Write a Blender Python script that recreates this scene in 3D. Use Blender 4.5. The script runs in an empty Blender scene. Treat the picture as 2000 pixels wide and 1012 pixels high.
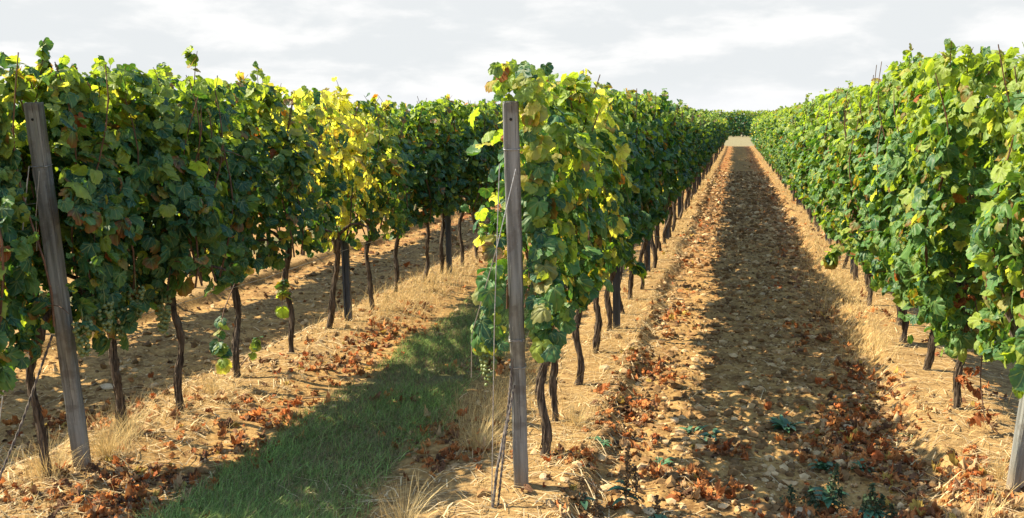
import bpy, math, random
import numpy as np

# ---------------------------------------------------------------- camera, sky, sun, exposure
S = bpy.context.scene
R = math.radians
CAM_H, YAW, PITCH = 1.6, 13.596, 8.344
cam_d = bpy.data.cameras.new("camera")
cam_d.sensor_width = 36.0
cam_d.lens = 36.0 * 1800 / 2000
cam_d.clip_start, cam_d.clip_end = 0.05, 3000
cam = bpy.data.objects.new("camera", cam_d)
S.collection.objects.link(cam)
cam.location = (0, 0, CAM_H)
cam.rotation_euler = (R(90 - PITCH), 0, R(YAW))
S.camera = cam

SUN_EL, SUN_AZ = 46.0, -94.0          # azimuth measured clockwise from +Y (north); about -90 = straight from the left
sun_dir = (math.sin(R(SUN_AZ)) * math.cos(R(SUN_EL)), math.cos(R(SUN_AZ)) * math.cos(R(SUN_EL)), math.sin(R(SUN_EL)))
sd = bpy.data.lights.new("sun", 'SUN')
sd.energy = 5.0
sd.angle = R(0.53)
sd.color = (1.0, 0.885, 0.69)
sun = bpy.data.objects.new("sun", sd)
S.collection.objects.link(sun)
sun.rotation_euler = (R(90 - SUN_EL), 0, R(180 - SUN_AZ))
sun.location = (-20, 0, 30)

S.view_settings.view_transform = 'Standard'
S.view_settings.look = 'None'
S.view_settings.exposure = 1.2
S.view_settings.gamma = 1.0
S.render.engine = 'CYCLES'
S.cycles.max_bounces = 8
S.cycles.transparent_max_bounces = 8


class NT:
    """small helper for node trees"""
    def __init__(self, tree):
        self.t = tree
        tree.nodes.clear()

    def n(self, kind, ins=None, **kw):
        nd = self.t.nodes.new(kind)
        for k, v in kw.items():
            setattr(nd, k, v)
        for k, v in (ins or {}).items():
            if isinstance(v, bpy.types.NodeSocket):
                self.t.links.new(v, nd.inputs[k])
            else:
                nd.inputs[k].default_value = v
        return nd

    def math(self, op, a, b=0.0, c=0.0, clamp=False):
        return self.n('ShaderNodeMath', {0: a, 1: b, 2: c}, operation=op, use_clamp=clamp).outputs[0]

    def vmath(self, op, a, b=(0, 0, 0)):
        nd = self.n('ShaderNodeVectorMath', {0: a, 1: b}, operation=op)
        return nd.outputs['Value'] if op in ('DOT_PRODUCT', 'LENGTH') else nd.outputs[0]

    def mix(self, f, a, b, blend='MIX'):
        nd = self.n('ShaderNodeMix', data_type='RGBA', blend_type=blend)
        for i, v in ((0, f), (6, a), (7, b)):
            if isinstance(v, bpy.types.NodeSocket):
                self.t.links.new(v, nd.inputs[i])
            else:
                nd.inputs[i].default_value = v if i == 0 else (*v[:3], 1)
        return nd.outputs[2]

    def noise(self, vec, scale, detail=3.0, rough=0.55, dist=0.0):
        return self.n('ShaderNodeTexNoise', {'Vector': vec, 'Scale': scale, 'Detail': detail, 'Roughness': rough, 'Distortion': dist})

    def step(self, x, lo, hi):
        return self.n('ShaderNodeMapRange', {0: x, 1: lo, 2: hi, 3: 0.0, 4: 1.0}, interpolation_type='SMOOTHSTEP').outputs[0]


def build_world():
    w = bpy.data.worlds.new("World")
    S.world = w
    w.use_nodes = True
    T = NT(w.node_tree)
    sky = T.n('ShaderNodeTexSky', sky_type='NISHITA', sun_disc=False, sun_elevation=R(SUN_EL), sun_rotation=R(SUN_AZ),
              air_density=1.0, dust_density=0.6, ozone_density=1.2)
    bg_sky = T.n('ShaderNodeBackground', {'Color': sky.outputs[0], 'Strength': 0.158})
    g = T.n('ShaderNodeTexCoord').outputs['Generated']
    sep = T.n('ShaderNodeSeparateXYZ', {0: g})
    z = T.math('MAXIMUM', sep.outputs[2], 0.0)
    p = T.n('ShaderNodeMapping', {'Vector': g, 'Scale': (1.0, 1.0, 3.3), 'Location': (0.35, 0.1, 0.3)}).outputs[0]
    n1 = T.noise(p, 5.2, 8.0, 0.50, 0.2).outputs[0]
    n2 = T.noise(p, 13.0, 6.0, 0.6, 0.3).outputs[0]
    nn = T.math('ADD', T.math('MULTIPLY', n1, 0.72), T.math('MULTIPLY', n2, 0.28))
    band = T.step(nn, 0.43, 0.57)
    col = T.mix(band, (0.80, 0.83, 0.845), (0.985, 0.985, 0.978))
    hz = T.step(z, 0.0, 0.05)
    col = T.mix(hz, (0.93, 0.94, 0.96), col)
    bg_cloud = T.n('ShaderNodeBackground', {'Color': col, 'Strength': 0.455})
    top = T.step(T.math('ADD', z, T.math('MULTIPLY', n1, 0.15)), 0.22, 0.42)
    mx = T.n('ShaderNodeMixShader', {0: top, 1: bg_cloud.outputs[0], 2: bg_sky.outputs[0]})
    T.n('ShaderNodeOutputWorld', {0: mx.outputs[0]})


build_world()

# ---------------------------------------------------------------- helpers
rng = np.random.default_rng(7)
random.seed(7)
COL = S.collection
UP = np.array([0.0, 0.0, 1.0])


def unit(v):
    return v / np.maximum(np.linalg.norm(v, axis=-1, keepdims=True), 1e-9)


class MB:
    """collects vertices, faces, colours and uvs, then links ONE mesh object"""
    def __init__(self):
        self.V, self.C, self.U = [], [], []
        self.loops, self.counts, self.mats, self.smooth = [], [], [], []
        self.nv = 0

    def add(self, V, F, col=None, uv=None, mat=0, smooth=True):
        V = np.asarray(V, float).reshape(-1, 3)
        F = np.asarray(F, np.int64)
        self.V.append(V)
        c = np.ones((len(V), 4))
        if col is not None:
            c[:, :3] = col
        self.C.append(c)
        self.U.append(np.zeros((len(V), 2)) if uv is None else np.asarray(uv, float))
        self.loops.append((F + self.nv).ravel())
        self.counts.append(np.full(len(F), F.shape[1]))
        self.mats.append(np.full(len(F), mat))
        self.smooth.append(np.full(len(F), smooth))
        self.nv += len(V)

    def mesh(self, name, mats):
        V = np.concatenate(self.V)
        L = np.concatenate(self.loops)
        cnt = np.concatenate(self.counts)
        me = bpy.data.meshes.new(name)
        me.vertices.add(len(V))
        me.vertices.foreach_set("co", V.astype(np.float32).ravel())
        me.loops.add(len(L))
        me.loops.foreach_set("vertex_index", L.astype(np.int32))
        me.polygons.add(len(cnt))
        st = np.concatenate([[0], np.cumsum(cnt)[:-1]])
        me.polygons.foreach_set("loop_start", st.astype(np.int32))
        me.polygons.foreach_set("material_index", np.concatenate(self.mats).astype(np.int32))
        me.polygons.foreach_set("use_smooth", np.concatenate(self.smooth))
        a = me.attributes.new("col", 'FLOAT_COLOR', 'POINT')
        a.data.foreach_set("color", np.concatenate(self.C).astype(np.float32).ravel())
        uvl = me.uv_layers.new(name="uv")
        uvl.data.foreach_set("uv", np.concatenate(self.U)[L].astype(np.float32).ravel())
        for m in mats if isinstance(mats, (list, tuple)) else [mats]:
            me.materials.append(m)
        me.update(calc_edges=True)
        me.validate()
        return me

    def build(self, name, mats, parent=None, loc=None):
        o = bpy.data.objects.new(name, self.mesh(name, mats))
        COL.objects.link(o)
        if parent is not None:
            o.parent = parent
        if loc is not None:
            o.location = loc
        return o


def tag(o, label=None, cat=None, group=None, kind=None):
    for k, v in (("label", label), ("category", cat), ("group", group), ("kind", kind)):
        if v:
            o[k] = v
    return o


def empty(name, loc, rz=0.0):
    o = bpy.data.objects.new(name, None)
    o.empty_display_size = 0.1
    COL.objects.link(o)
    o.location = loc
    o.rotation_euler = (0, 0, rz)
    return o


def tube(mb, pts, rad, seg=8, col=None, mat=0, lump=0.0, caps=True, r=None):
    """swept tube through pts with radius per point"""
    P = np.asarray(pts, float)
    n = len(P)
    rad = np.broadcast_to(np.asarray(rad, float), (n,))
    T = unit(np.gradient(P, axis=0))
    ref = np.array([1.0, 0, 0]) if abs(T[0][0]) < 0.8 else np.array([0, 1.0, 0])
    A = unit(ref - (T @ ref)[:, None] * T)
    B = np.cross(T, A)
    th = np.arange(seg) / seg * 2 * math.pi
    rr = rad[:, None] * np.ones(seg)
    if lump:
        r = r or rng
        rr = rr * (1 + lump * r.normal(size=(n, seg)))
    V = P[:, None, :] + rr[..., None] * (np.cos(th)[None, :, None] * A[:, None, :] + np.sin(th)[None, :, None] * B[:, None, :])
    i = np.arange(n - 1)[:, None] * seg
    j = np.arange(seg)[None, :]
    k = (j + 1) % seg
    F = np.stack([i + j, i + k, i + seg + k, i + seg + j], -1).reshape(-1, 4)
    uv = np.stack([np.broadcast_to(th / 6.283, (n, seg)), np.broadcast_to(np.linspace(0, 1, n)[:, None], (n, seg))], -1).reshape(-1, 2)
    mb.add(V.reshape(-1, 3), F, col, uv, mat)
    if caps:
        for e, sgn in ((0, -1), (n - 1, 1)):
            ring = e * seg + np.arange(seg)
            tri = np.stack([np.zeros(seg - 2, int), np.arange(1, seg - 1), np.arange(2, seg)], -1)
            if sgn < 0:
                tri = tri[:, ::-1]
            mb.add(V.reshape(-1, 3)[ring], tri, col, None, mat, False)


_tab = np.random.default_rng(3).random((256, 256))


def vnoise(x, y):
    xi, yi = np.floor(x).astype(int), np.floor(y).astype(int)
    fx, fy = x - xi, y - yi
    fx, fy = fx * fx * (3 - 2 * fx), fy * fy * (3 - 2 * fy)
    a, b = _tab[xi % 256, yi % 256], _tab[(xi + 1) % 256, yi % 256]
    c, d = _tab[xi % 256, (yi + 1) % 256], _tab[(xi + 1) % 256, (yi + 1) % 256]
    return (a * (1 - fx) + b * fx) * (1 - fy) + (c * (1 - fx) + d * fx) * fy - 0.5


def sstep(x, a, b):
    t = np.clip((x - a) / (b - a), 0, 1)
    return t * t * (3 - 2 * t)


ROW_X = {'back': -5.18, 'left': -3.03, 'centre': -0.90, 'right': 1.27}
SPC = 2.15
ROW_END = 70.0


def ground_h(x, y):
    x = np.asarray(x, float)
    y = np.asarray(y, float)
    v = np.mod(x + 0.90 + SPC / 2, SPC) - SPC / 2               # signed distance to the nearest row
    u = np.mod(x + 1.97 + SPC, 2 * SPC) - SPC                   # 0 in the middle of a grass alley
    soil = sstep(np.abs(u), 1.0, 1.15)
    jit = 0.10 * vnoise(x * 1.3 + 9, y * 1.1) + 0.07 * vnoise(x * 5, y * 4 + 3)
    d = np.abs(v) + jit
    inrow = sstep(y, 2.6, 3.4) * (1 - sstep(y, ROW_END - 1, ROW_END + 1))
    h = -(0.085 * sstep(d, 0.20, 0.33) * soil + 0.05 * sstep(d, 0.15, 0.6) * (1 - soil)) * inrow
    rough = 0.35 + 0.65 * soil * sstep(d, 0.2, 0.35)
    h = h + rough * (0.040 * vnoise(x * 1.7, y * 1.3) + 0.026 * vnoise(x * 7, y * 7) + 0.022 * vnoise(x * 17 + 5, y * 17) + 0.015 * vnoise(x * 41, y * 41 + 8)) * np.clip(1 - y / 60, 0.1, 1)
    h = h + 0.56 * sstep(y, ROW_END + 0.3, ROW_END + 6.0)
    return h


# ---------------------------------------------------------------- materials
def new_mat(name):
    m = bpy.data.materials.new(name)
    m.use_nodes = True
    return m, NT(m.node_tree)


def finish(T, surf, disp=None):
    o = T.n('ShaderNodeOutputMaterial', {0: surf})
    return o


def bump(T, height, strength=0.5, dist=0.01):
    return T.n('ShaderNodeBump', {'Height': height, 'Strength': strength, 'Distance': dist}).outputs[0]


def mat_leaf(name, trans=0.5, veins=True, rough=0.50, spec=0.34, tint=(1.85, 1.86, 0.52)):
    m, T = new_mat(name)
    col = T.n('ShaderNodeAttribute', attribute_name="col").outputs[0]
    uv = T.n('ShaderNodeUVMap', uv_map="uv").outputs[0]
    rnd = T.n('ShaderNodeObjectInfo').outputs['Random']
    geo = T.n('ShaderNodeNewGeometry').outputs[0]
    nz = T.noise(geo, 26.0, 3.0).outputs[0]
    hsv = T.n('ShaderNodeHueSaturation', {'Hue': T.math('MULTIPLY_ADD', rnd, 0.018, 0.491), 'Saturation': 1.0,
                                          'Value': T.math('MULTIPLY_ADD', nz, 0.9, 0.55), 'Color': col}).outputs[0]
    spot = T.math('MULTIPLY', T.step(T.noise(geo, 75.0, 3.0, 0.6).outputs[0], 0.64, 0.72), 0.65)
    hsv = T.mix(spot, hsv, (0.15, 0.085, 0.028))
    nrm = None
    if veins:
        best = None
        for ang in (90, 128, 52, 172, 8):
            d = (math.cos(R(ang)), math.sin(R(ang)), 0)
            q = (-d[1], d[0], 0)
            along = T.vmath('DOT_PRODUCT', uv, d)
            off = T.math('ABSOLUTE', T.vmath('DOT_PRODUCT', uv, q))
            w = T.math('MULTIPLY_ADD', T.math('GREATER_THAN', 0.0, along), 5.0, off)
            best = w if best is None else T.math('MINIMUM', best, w)
        vein = T.math('SUBTRACT', 1.0, T.step(best, 0.006, 0.03))
        hsv = T.mix(T.math('MULTIPLY', vein, 0.45), hsv, (0.30, 0.34, 0.10))
        hb = T.math('ADD', T.math('MULTIPLY', T.step(best, 0.0, 0.13), 1.0), T.math('MULTIPLY', T.noise(uv, 9.0, 2.0).outputs[0], 0.8))
        nrm = bump(T, hb, 0.28, 0.006)
    pb = T.n('ShaderNodeBsdfPrincipled', {'Base Color': hsv, 'Roughness': rough, 'Specular IOR Level': spec})
    tc = T.vmath('MINIMUM', T.mix(1.0, hsv, tint, 'MULTIPLY'), (0.88, 0.88, 0.88))
    tr = T.n('ShaderNodeBsdfTranslucent', {'Color': tc})
    if nrm is not None:
        T.t.links.new(nrm, pb.inputs['Normal'])
    red = T.n('ShaderNodeSeparateColor', {0: col}).outputs[0]
    tf = T.math('MINIMUM', T.math('MULTIPLY_ADD', red, 0.95, trans - 0.28), 0.72)
    mx = T.n('ShaderNodeMixShader', {0: tf, 1: pb.outputs[0], 2: tr.outputs[0]})
    finish(T, mx.outputs[0])
    return m


def mat_bark():
    m, T = new_mat("vine_bark")
    p = T.n('ShaderNodeTexCoord').outputs['Object']
    st = T.n('ShaderNodeMapping', {'Vector': p, 'Scale': (60, 60, 7)}).outputs[0]
    a = T.noise(st, 1.0, 5.0, 0.65, 0.4).outputs[0]
    b = T.noise(p, 9.0, 3.0).outputs[0]
    c = T.mix(T.step(a, 0.35, 0.68), (0.036, 0.027, 0.020), (0.185, 0.142, 0.100))
    c = T.mix(T.math('MULTIPLY', T.step(b, 0.55, 0.7), 0.45), c, (0.16, 0.15, 0.11))
    pb = T.n('ShaderNodeBsdfPrincipled', {'Base Color': c, 'Roughness': 0.95, 'Specular IOR Level': 0.15, 'Normal': bump(T, a, 1.0, 0.02)})
    finish(T, pb.outputs[0])
    return m


def mat_simple(name, c1, c2, scale=20.0, rough=0.7, metal=0.0, stretch=(1, 1, 1), bs=0.3, attr=False, spec=0.3):
    m, T = new_mat(name)
    p = T.n('ShaderNodeTexCoord').outputs['Object']
    p = T.n('ShaderNodeMapping', {'Vector': p, 'Scale': stretch}).outputs[0]
    a = T.noise(p, scale, 5.0, 0.6).outputs[0]
    c = T.mix(T.step(a, 0.3, 0.7), c1, c2)
    if attr:
        c = T.mix(1.0, c, T.n('ShaderNodeAttribute', attribute_name="col").outputs[0], 'MULTIPLY')
    pb = T.n('ShaderNodeBsdfPrincipled', {'Base Color': c, 'Roughness': rough, 'Metallic': metal, 'Specular IOR Level': spec, 'Normal': bump(T, a, bs, 0.01)})
    finish(T, pb.outputs[0])
    return m


def mat_concrete():
    m, T = new_mat("weathered_concrete")
    p = T.n('ShaderNodeTexCoord').outputs['Object']
    st = T.n('ShaderNodeMapping', {'Vector': p, 'Scale': (45, 45, 2.2)}).outputs[0]
    a = T.noise(st, 1.0, 5.0, 0.6).outputs[0]
    b = T.noise(p, 7.0, 4.0, 0.6).outputs[0]
    d = T.noise(p, 160.0, 2.0).outputs[0]
    c = T.mix(T.step(a, 0.3, 0.72), (0.105, 0.108, 0.092), (0.275, 0.28, 0.25))
    c = T.mix(T.math('MULTIPLY', T.step(b, 0.50, 0.62), 0.6), c, (0.10, 0.085, 0.066))
    c = T.mix(T.math('MULTIPLY', T.step(d, 0.6, 0.75), 0.3), c, (0.38, 0.36, 0.33))
    zz = T.n('ShaderNodeSeparateXYZ', {0: p}).outputs[2]
    spl = T.math('SUBTRACT', 1.0, T.step(T.math('ADD', zz, T.math('MULTIPLY', b, 0.25)), 0.12, 0.34))
    c = T.mix(T.math('MULTIPLY', spl, 0.6), c, (0.27, 0.185, 0.10))
    ck = T.noise(T.n('ShaderNodeMapping', {'Vector': p, 'Scale': (110, 110, 1.6)}).outputs[0], 1.0, 4.0, 0.6, 0.3).outputs[0]
    ckm = T.step(ck, 0.61, 0.66)
    c = T.mix(T.math('MULTIPLY', ckm, 0.75), c, (0.045, 0.042, 0.038))
    hb = T.math('SUBTRACT', T.math('ADD', T.math('MULTIPLY', a, 0.6), T.math('MULTIPLY', d, 0.5)), T.math('MULTIPLY', ckm, 0.8))
    pb = T.n('ShaderNodeBsdfPrincipled', {'Base Color': c, 'Roughness': 0.85, 'Specular IOR Level': 0.25, 'Normal': bump(T, hb, 0.35, 0.005)})
    finish(T, pb.outputs[0])
    return m


def mat_litter(name, trans, rough=0.75):
    m, T = new_mat(name)
    col = T.n('ShaderNodeAttribute', attribute_name="col").outputs[0]
    geo = T.n('ShaderNodeNewGeometry').outputs[0]
    nz = T.noise(geo, 40.0, 3.0).outputs[0]
    c = T.n('ShaderNodeHueSaturation', {'Value': T.math('MULTIPLY_ADD', nz, 1.0, 0.5), 'Color': col}).outputs[0]
    pb = T.n('ShaderNodeBsdfPrincipled', {'Base Color': c, 'Roughness': rough, 'Specular IOR Level': 0.25})
    tr = T.n('ShaderNodeBsdfTranslucent', {'Color': c})
    mx = T.n('ShaderNodeMixShader', {0: trans, 1: pb.outputs[0], 2: tr.outputs[0]})
    finish(T, mx.outputs[0])
    return m


def mat_ground():
    m, T = new_mat("vineyard_soil")
    p = T.n('ShaderNodeNewGeometry').outputs[0]
    sep = T.n('ShaderNodeSeparateXYZ', {0: p})
    x, y = sep.outputs[0], sep.outputs[1]
    n_lo = T.noise(p, 1.3, 4.0, 0.6).outputs[0]
    n_mid = T.noise(p, 6.0, 5.0, 0.62).outputs[0]
    n_hi = T.noise(p, 34.0, 5.0, 0.65).outputs[0]
    n_gr = T.noise(p, 110.0, 3.0, 0.6).outputs[0]
    # soil
    c = T.mix(T.step(n_mid, 0.32, 0.70), (0.165, 0.088, 0.030), (0.41, 0.245, 0.082))
    c = T.mix(T.math('MULTIPLY', T.step(n_hi, 0.46, 0.66), 0.75), c, (0.52, 0.34, 0.130))
    c = T.mix(T.math('MULTIPLY', T.step(n_gr, 0.58, 0.72), 0.5), c, (0.115, 0.072, 0.036))
    jit = T.math('MULTIPLY_ADD', n_lo, 0.5, -0.25)
    jit = T.math('ADD', jit, T.math('MULTIPLY_ADD', n_mid, 0.5, -0.25))
    # straw strip under the rows
    v = T.math('ABSOLUTE', T.math('SUBTRACT', T.math('FLOORED_MODULO', T.math('ADD', x, 0.90 + SPC / 2), SPC), SPC / 2))
    straw_m = T.math('SUBTRACT', 1.0, T.step(T.math('ADD', v, jit), 0.20, 0.42))
    fib = T.noise(T.n('ShaderNodeMapping', {'Vector': p, 'Scale': (18, 70, 30), 'Rotation': (0, 0, 0.5)}).outputs[0], 1.0, 5.0, 0.7, 1.2).outputs[0]
    straw = T.mix(T.step(fib, 0.35, 0.65), (0.11, 0.060, 0.024), (0.48, 0.32, 0.13))
    c = T.mix(T.math('MULTIPLY', straw_m, 0.62), c, straw)
    # reddish leaf litter band along the edges of the tilled alleys (seen far away as speckle)
    lit = T.math('SUBTRACT', 1.0, T.step(T.math('ABSOLUTE', T.math('SUBTRACT', v, 0.46)), 0.06, 0.34))
    sp = T.n('ShaderNodeTexVoronoi', {'Vector': p, 'Scale': 12.0}).outputs[1]
    spm = T.step(T.n('ShaderNodeSeparateColor', {0: sp}).outputs[0], 0.5, 0.6)
    far = T.step(y, 6.0, 20.0)
    c = T.mix(T.math('MULTIPLY', T.math('MULTIPLY', lit, spm), T.math('MULTIPLY', far, 0.9)), c, (0.28, 0.085, 0.028))
    # grass alley
    u = T.math('ABSOLUTE', T.math('SUBTRACT', T.math('FLOORED_MODULO', T.math('ADD', x, 1.97 + SPC), 2 * SPC), SPC))
    g_m = T.math('SUBTRACT', 1.0, T.step(T.math('ADD', u, jit), 0.26, 0.44))
    g_m = T.math('MULTIPLY', g_m, T.math('SUBTRACT', 1.0, T.step(y, ROW_END - 1, ROW_END + 1)))
    grass = T.mix(n_hi, (0.105, 0.088, 0.036), (0.15, 0.15, 0.055))
    c = T.mix(g_m, c, grass)
    # dry headland beyond the row ends
    head = T.step(y, ROW_END - 0.5, ROW_END + 0.8)
    c = T.mix(head, c, T.mix(n_mid, (0.16, 0.14, 0.07), (0.29, 0.25, 0.14)))
    hb = T.math('ADD', T.math('MULTIPLY', n_hi, 0.7), T.math('MULTIPLY', n_gr, 0.35))
    pb = T.n('ShaderNodeBsdfPrincipled', {'Base Color': c, 'Roughness': 0.95, 'Specular IOR Level': 0.12, 'Normal': bump(T, hb, 0.75, 0.018)})
    finish(T, pb.outputs[0])
    return m


M = dict(
    leaf=mat_leaf("vine_leaf"),
    far_leaf=mat_leaf("distant_vine_leaf", veins=False),
    bark=mat_bark(),
    cane=mat_simple("brown_cane", (0.07, 0.035, 0.018), (0.17, 0.085, 0.042), 30, 0.6),
    concrete=mat_concrete(),
    steel=mat_simple("grey_steel", (0.035, 0.045, 0.055), (0.085, 0.10, 0.12), 18, 0.45, 0.55, (1, 1, 0.15), 0.1),
    wire=mat_simple("galvanised_wire", (0.30, 0.30, 0.29), (0.52, 0.51, 0.48), 60, 0.4, 0.7),
    old_wire=mat_simple("rusty_stay", (0.07, 0.06, 0.05), (0.20, 0.17, 0.14), 40, 0.7, 0.2, (1, 1, 0.4), 0.6),
    soil=mat_ground(),
    stone=mat_simple("pale_stone", (0.30, 0.22, 0.125), (0.50, 0.40, 0.26), 22, 0.9, 0, (1, 1, 1), 0.5, attr=True),
    dead_leaf=mat_litter("fallen_leaf", 0.30),
    straw=mat_litter("dry_straw", 0.25),
    grass=mat_litter("green_grass", 0.30, 0.6),
    grape=mat_simple("green_grape", (0.12, 0.16, 0.05), (0.20, 0.24, 0.08), 30, 0.35, 0, (1, 1, 1), 0.05, spec=0.5),
    weed=mat_leaf("weed_leaf", 0.25, False, 0.5, 0.4, (1.2, 1.4, 0.6)),
    twig=mat_simple("dry_twig", (0.14, 0.09, 0.05), (0.36, 0.27, 0.16), 25, 0.9),
)

# ---------------------------------------------------------------- ground
def build_ground():
    xs_f = np.arange(-6.6, 3.2, 0.028)
    g = np.cumsum(0.028 * 1.16 ** np.arange(1, 62))
    g = g[g < 420]
    xs = np.concatenate([-6.6 - g[::-1], xs_f, xs_f[-1] + g])
    ys = [-40, -20, -10, -5, -2, -0.5, 0.8, 1.6, 2.2, 2.6]
    yv = 2.8
    while yv < 95:
        ys.append(yv)
        yv += max(0.022, 0.0068 * yv)
    while yv < 1200:
        ys.append(yv)
        yv *= 1.12
    ys = np.array(ys)
    X, Y = np.meshgrid(xs, ys)
    Z = ground_h(X, Y)
    nx, ny = len(xs), len(ys)
    i = np.arange(ny - 1)[:, None] * nx + np.arange(nx - 1)[None, :]
    F = np.stack([i, i + 1, i + nx + 1, i + nx], -1).reshape(-1, 4)
    mb = MB()
    mb.add(np.stack([X, Y, Z], -1).reshape(-1, 3), F)
    tag(mb.build("ground", M['soil']), "tilled and grassy vineyard soil between the vine rows", "ground", kind="structure")


build_ground()

# ---------------------------------------------------------------- leaves
HALF = [(0.04, -0.02), (0.16, -0.19), (0.31, -0.22), (0.43, -0.13), (0.50, 0.00), (0.49, 0.12), (0.56, 0.22), (0.57, 0.36), (0.51, 0.44), (0.49, 0.55),
        (0.39, 0.66), (0.31, 0.74), (0.17, 0.80), (0.0, 0.90)]
HALF2 = [(0.05, -0.04), (0.17, -0.16), (0.33, -0.17), (0.47, -0.06), (0.50, 0.08), (0.57, 0.20), (0.60, 0.36), (0.48, 0.42), (0.43, 0.52), (0.42, 0.64),
         (0.29, 0.70), (0.22, 0.82), (0.10, 0.86), (0.0, 0.97)]
HALF3 = [(0.05, 0.02), (0.13, -0.14), (0.27, -0.20), (0.40, -0.15), (0.47, -0.02), (0.55, 0.10), (0.53, 0.24), (0.56, 0.38), (0.47, 0.50), (0.44, 0.62),
         (0.33, 0.68), (0.24, 0.78), (0.13, 0.79), (0.0, 0.86)]


def leaf_template(half, ring=True):
    h = np.array(half)
    out = np.concatenate([h, (h[:-1] * [-1, 1])[::-1]])
    n = len(out)
    c0 = np.array([[0.0, 0.02]])
    k = np.arange(n - 1)                                         # the basal sinus stays open
    if ring:
        pts = np.concatenate([c0, c0 + (out - c0) * 0.42, c0 + (out - c0) * 0.74, out])
        t = np.concatenate([[0], np.full(n, .42), np.full(n, .74), np.full(n, 1.0)])
        F = np.concatenate([np.stack([np.zeros(n - 1, int), 1 + k, 2 + k], -1),
                            np.stack([1 + k, 1 + n + k, 2 + n + k], -1), np.stack([1 + k, 2 + n + k, 2 + k], -1),
                            np.stack([1 + n + k, 1 + 2 * n + k, 2 + 2 * n + k], -1), np.stack([1 + n + k, 2 + 2 * n + k, 2 + n + k], -1)])
    else:
        pts = np.concatenate([c0, out])
        t = np.concatenate([[0], np.full(n, 1.0)])
        F = np.stack([np.zeros(n - 1, int), 1 + k, 2 + k], -1)
    return pts, F, t


T_HI = [leaf_template(HALF), leaf_template(HALF2), leaf_template(HALF3)]
T_LO = [leaf_template([HALF[i] for i in (0, 2, 4, 7, 9, 13)], False)]
DEAD = [(0.05, -0.03), (0.15, -0.17), (0.29, -0.20), (0.30, -0.08), (0.49, -0.03), (0.42, 0.10), (0.38, 0.16), (0.61, 0.37), (0.48, 0.40), (0.40, 0.45),
        (0.28, 0.50), (0.30, 0.72), (0.17, 0.70), (0.0, 0.96)]
T_DEAD = [leaf_template(DEAD), leaf_template(HALF2)]
T_MIN = [leaf_template([(0.3, -0.15), (0.6, 0.35), (0.0, 0.95)], False)]


def add_leaves(mb, P, N, Tp, Sz, cc, ce, temps, r, mat=0, curl=(0.0, 0.55), wave=0.13, fold=0.20, jag=0.034, crumple=0.0):
    n = len(P)
    N = unit(N)
    Yd = unit(Tp - np.sum(Tp * N, -1, keepdims=True) * N)
    Xd = np.cross(Yd, N)
    pick = r.integers(0, len(temps), n)
    for ti, (pts, F, t) in enumerate(temps):
        s = np.where(pick == ti)[0]
        if not len(s):
            continue
        k = len(s)
        vx = pts[None, :, 0] * r.uniform(0.85, 1.12, (k, 1)) + r.normal(0, jag, (k, len(pts)))
        vy = pts[None, :, 1] * r.uniform(0.88, 1.10, (k, 1)) + r.normal(0, jag, (k, len(pts)))
        rad = np.hypot(vx, vy)
        ang = np.arctan2(vy, vx)
        vz = (-r.uniform(*curl, (k, 1)) * rad ** 2 + r.normal(0.02, fold, (k, 1)) * np.abs(vx) + r.normal(0, 0.12, (k, 1)) * vx
              + wave * r.uniform(0.2, 1.2, (k, 1)) * np.sin(r.integers(2, 6, (k, 1)) * ang + r.uniform(0, 6.28, (k, 1))) * rad)
        if crumple:
            vz = vz + r.normal(0, crumple, vz.shape) * np.minimum(1, rad * 2)
        V = P[s][:, None, :] + Sz[s][:, None, None] * (vx[..., None] * Xd[s][:, None] + vy[..., None] * Yd[s][:, None] + vz[..., None] * N[s][:, None])
        e = (t[None, :] ** 1.5)[..., None]
        C = cc[s][:, None] * (1 - e) + ce[s][:, None] * e
        FF = (F[None] + (np.arange(k) * len(pts))[:, None, None]).reshape(-1, 3)
        mb.add(V.reshape(-1, 3), FF, C.reshape(-1, 3), np.tile(pts, (k, 1)), mat)


DARK = np.array([0.022, 0.080, 0.036])
MID = np.array([0.095, 0.200, 0.042])
LIME = np.array([0.310, 0.390, 0.062])
YEL = np.array([0.680, 0.540, 0.180])
RUST = np.array([0.360, 0.120, 0.035])


def leaf_colours(n, z, r, ztop, yellow=0.0, rust=0.004, fresh=0.0):
    w = r.random((n, 1)) ** (1.8 - 1.25 * fresh)  # sunlit vines lighter, shaded ones darker: light put into the leaf colour
    base = DARK * (1 - w) + MID * w
    edge = base * r.uniform(0.9, 1.25, (n, 1))
    young_lit = r.random(n) < (0.08 + 0.20 * fresh + (0.68 - 0.12 * fresh) * sstep(z, ztop - 0.65, ztop - 0.02))  # lime share rises upwards: young leaves plus sunlit tops put into the colour
    mixv = r.uniform(0.35, 1.0, (n, 1))
    base[young_lit] = (base * (1 - mixv) + LIME * mixv)[young_lit]
    edge[young_lit] = base[young_lit] * r.uniform(0.9, 1.2, (n, 1))[young_lit]
    ye = r.random(n) < (0.014 + yellow * 0.95 * np.clip(0.55 + 0.5 * (z - ztop + 0.9), 0.2, 1.0))
    m1 = r.uniform(0.3, 1.0, (n, 1))
    m0 = m1 * r.uniform(0.1, 1.0, (n, 1))
    if yellow > 0.5:
        m1 = np.maximum(m1, r.uniform(0.5, 1.0, (n, 1)) * yellow)
        m0 = m1 * r.uniform(0.45, 1.0, (n, 1))
    edge[ye] = (edge * (1 - m1) + YEL * m1)[ye]
    base[ye] = (base * (1 - m0) + YEL * m0)[ye]
    br = r.random(n) < 0.05
    edge[br] = edge[br] * 0.3 + RUST * 0.7
    ru = r.random(n) < rust * (1 + 2 * yellow)
    base[ru] = (RUST * r.uniform(0.6, 1.3, (n, 1)))[ru]
    edge[ru] = base[ru] * 1.1
    return base, edge


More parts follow.
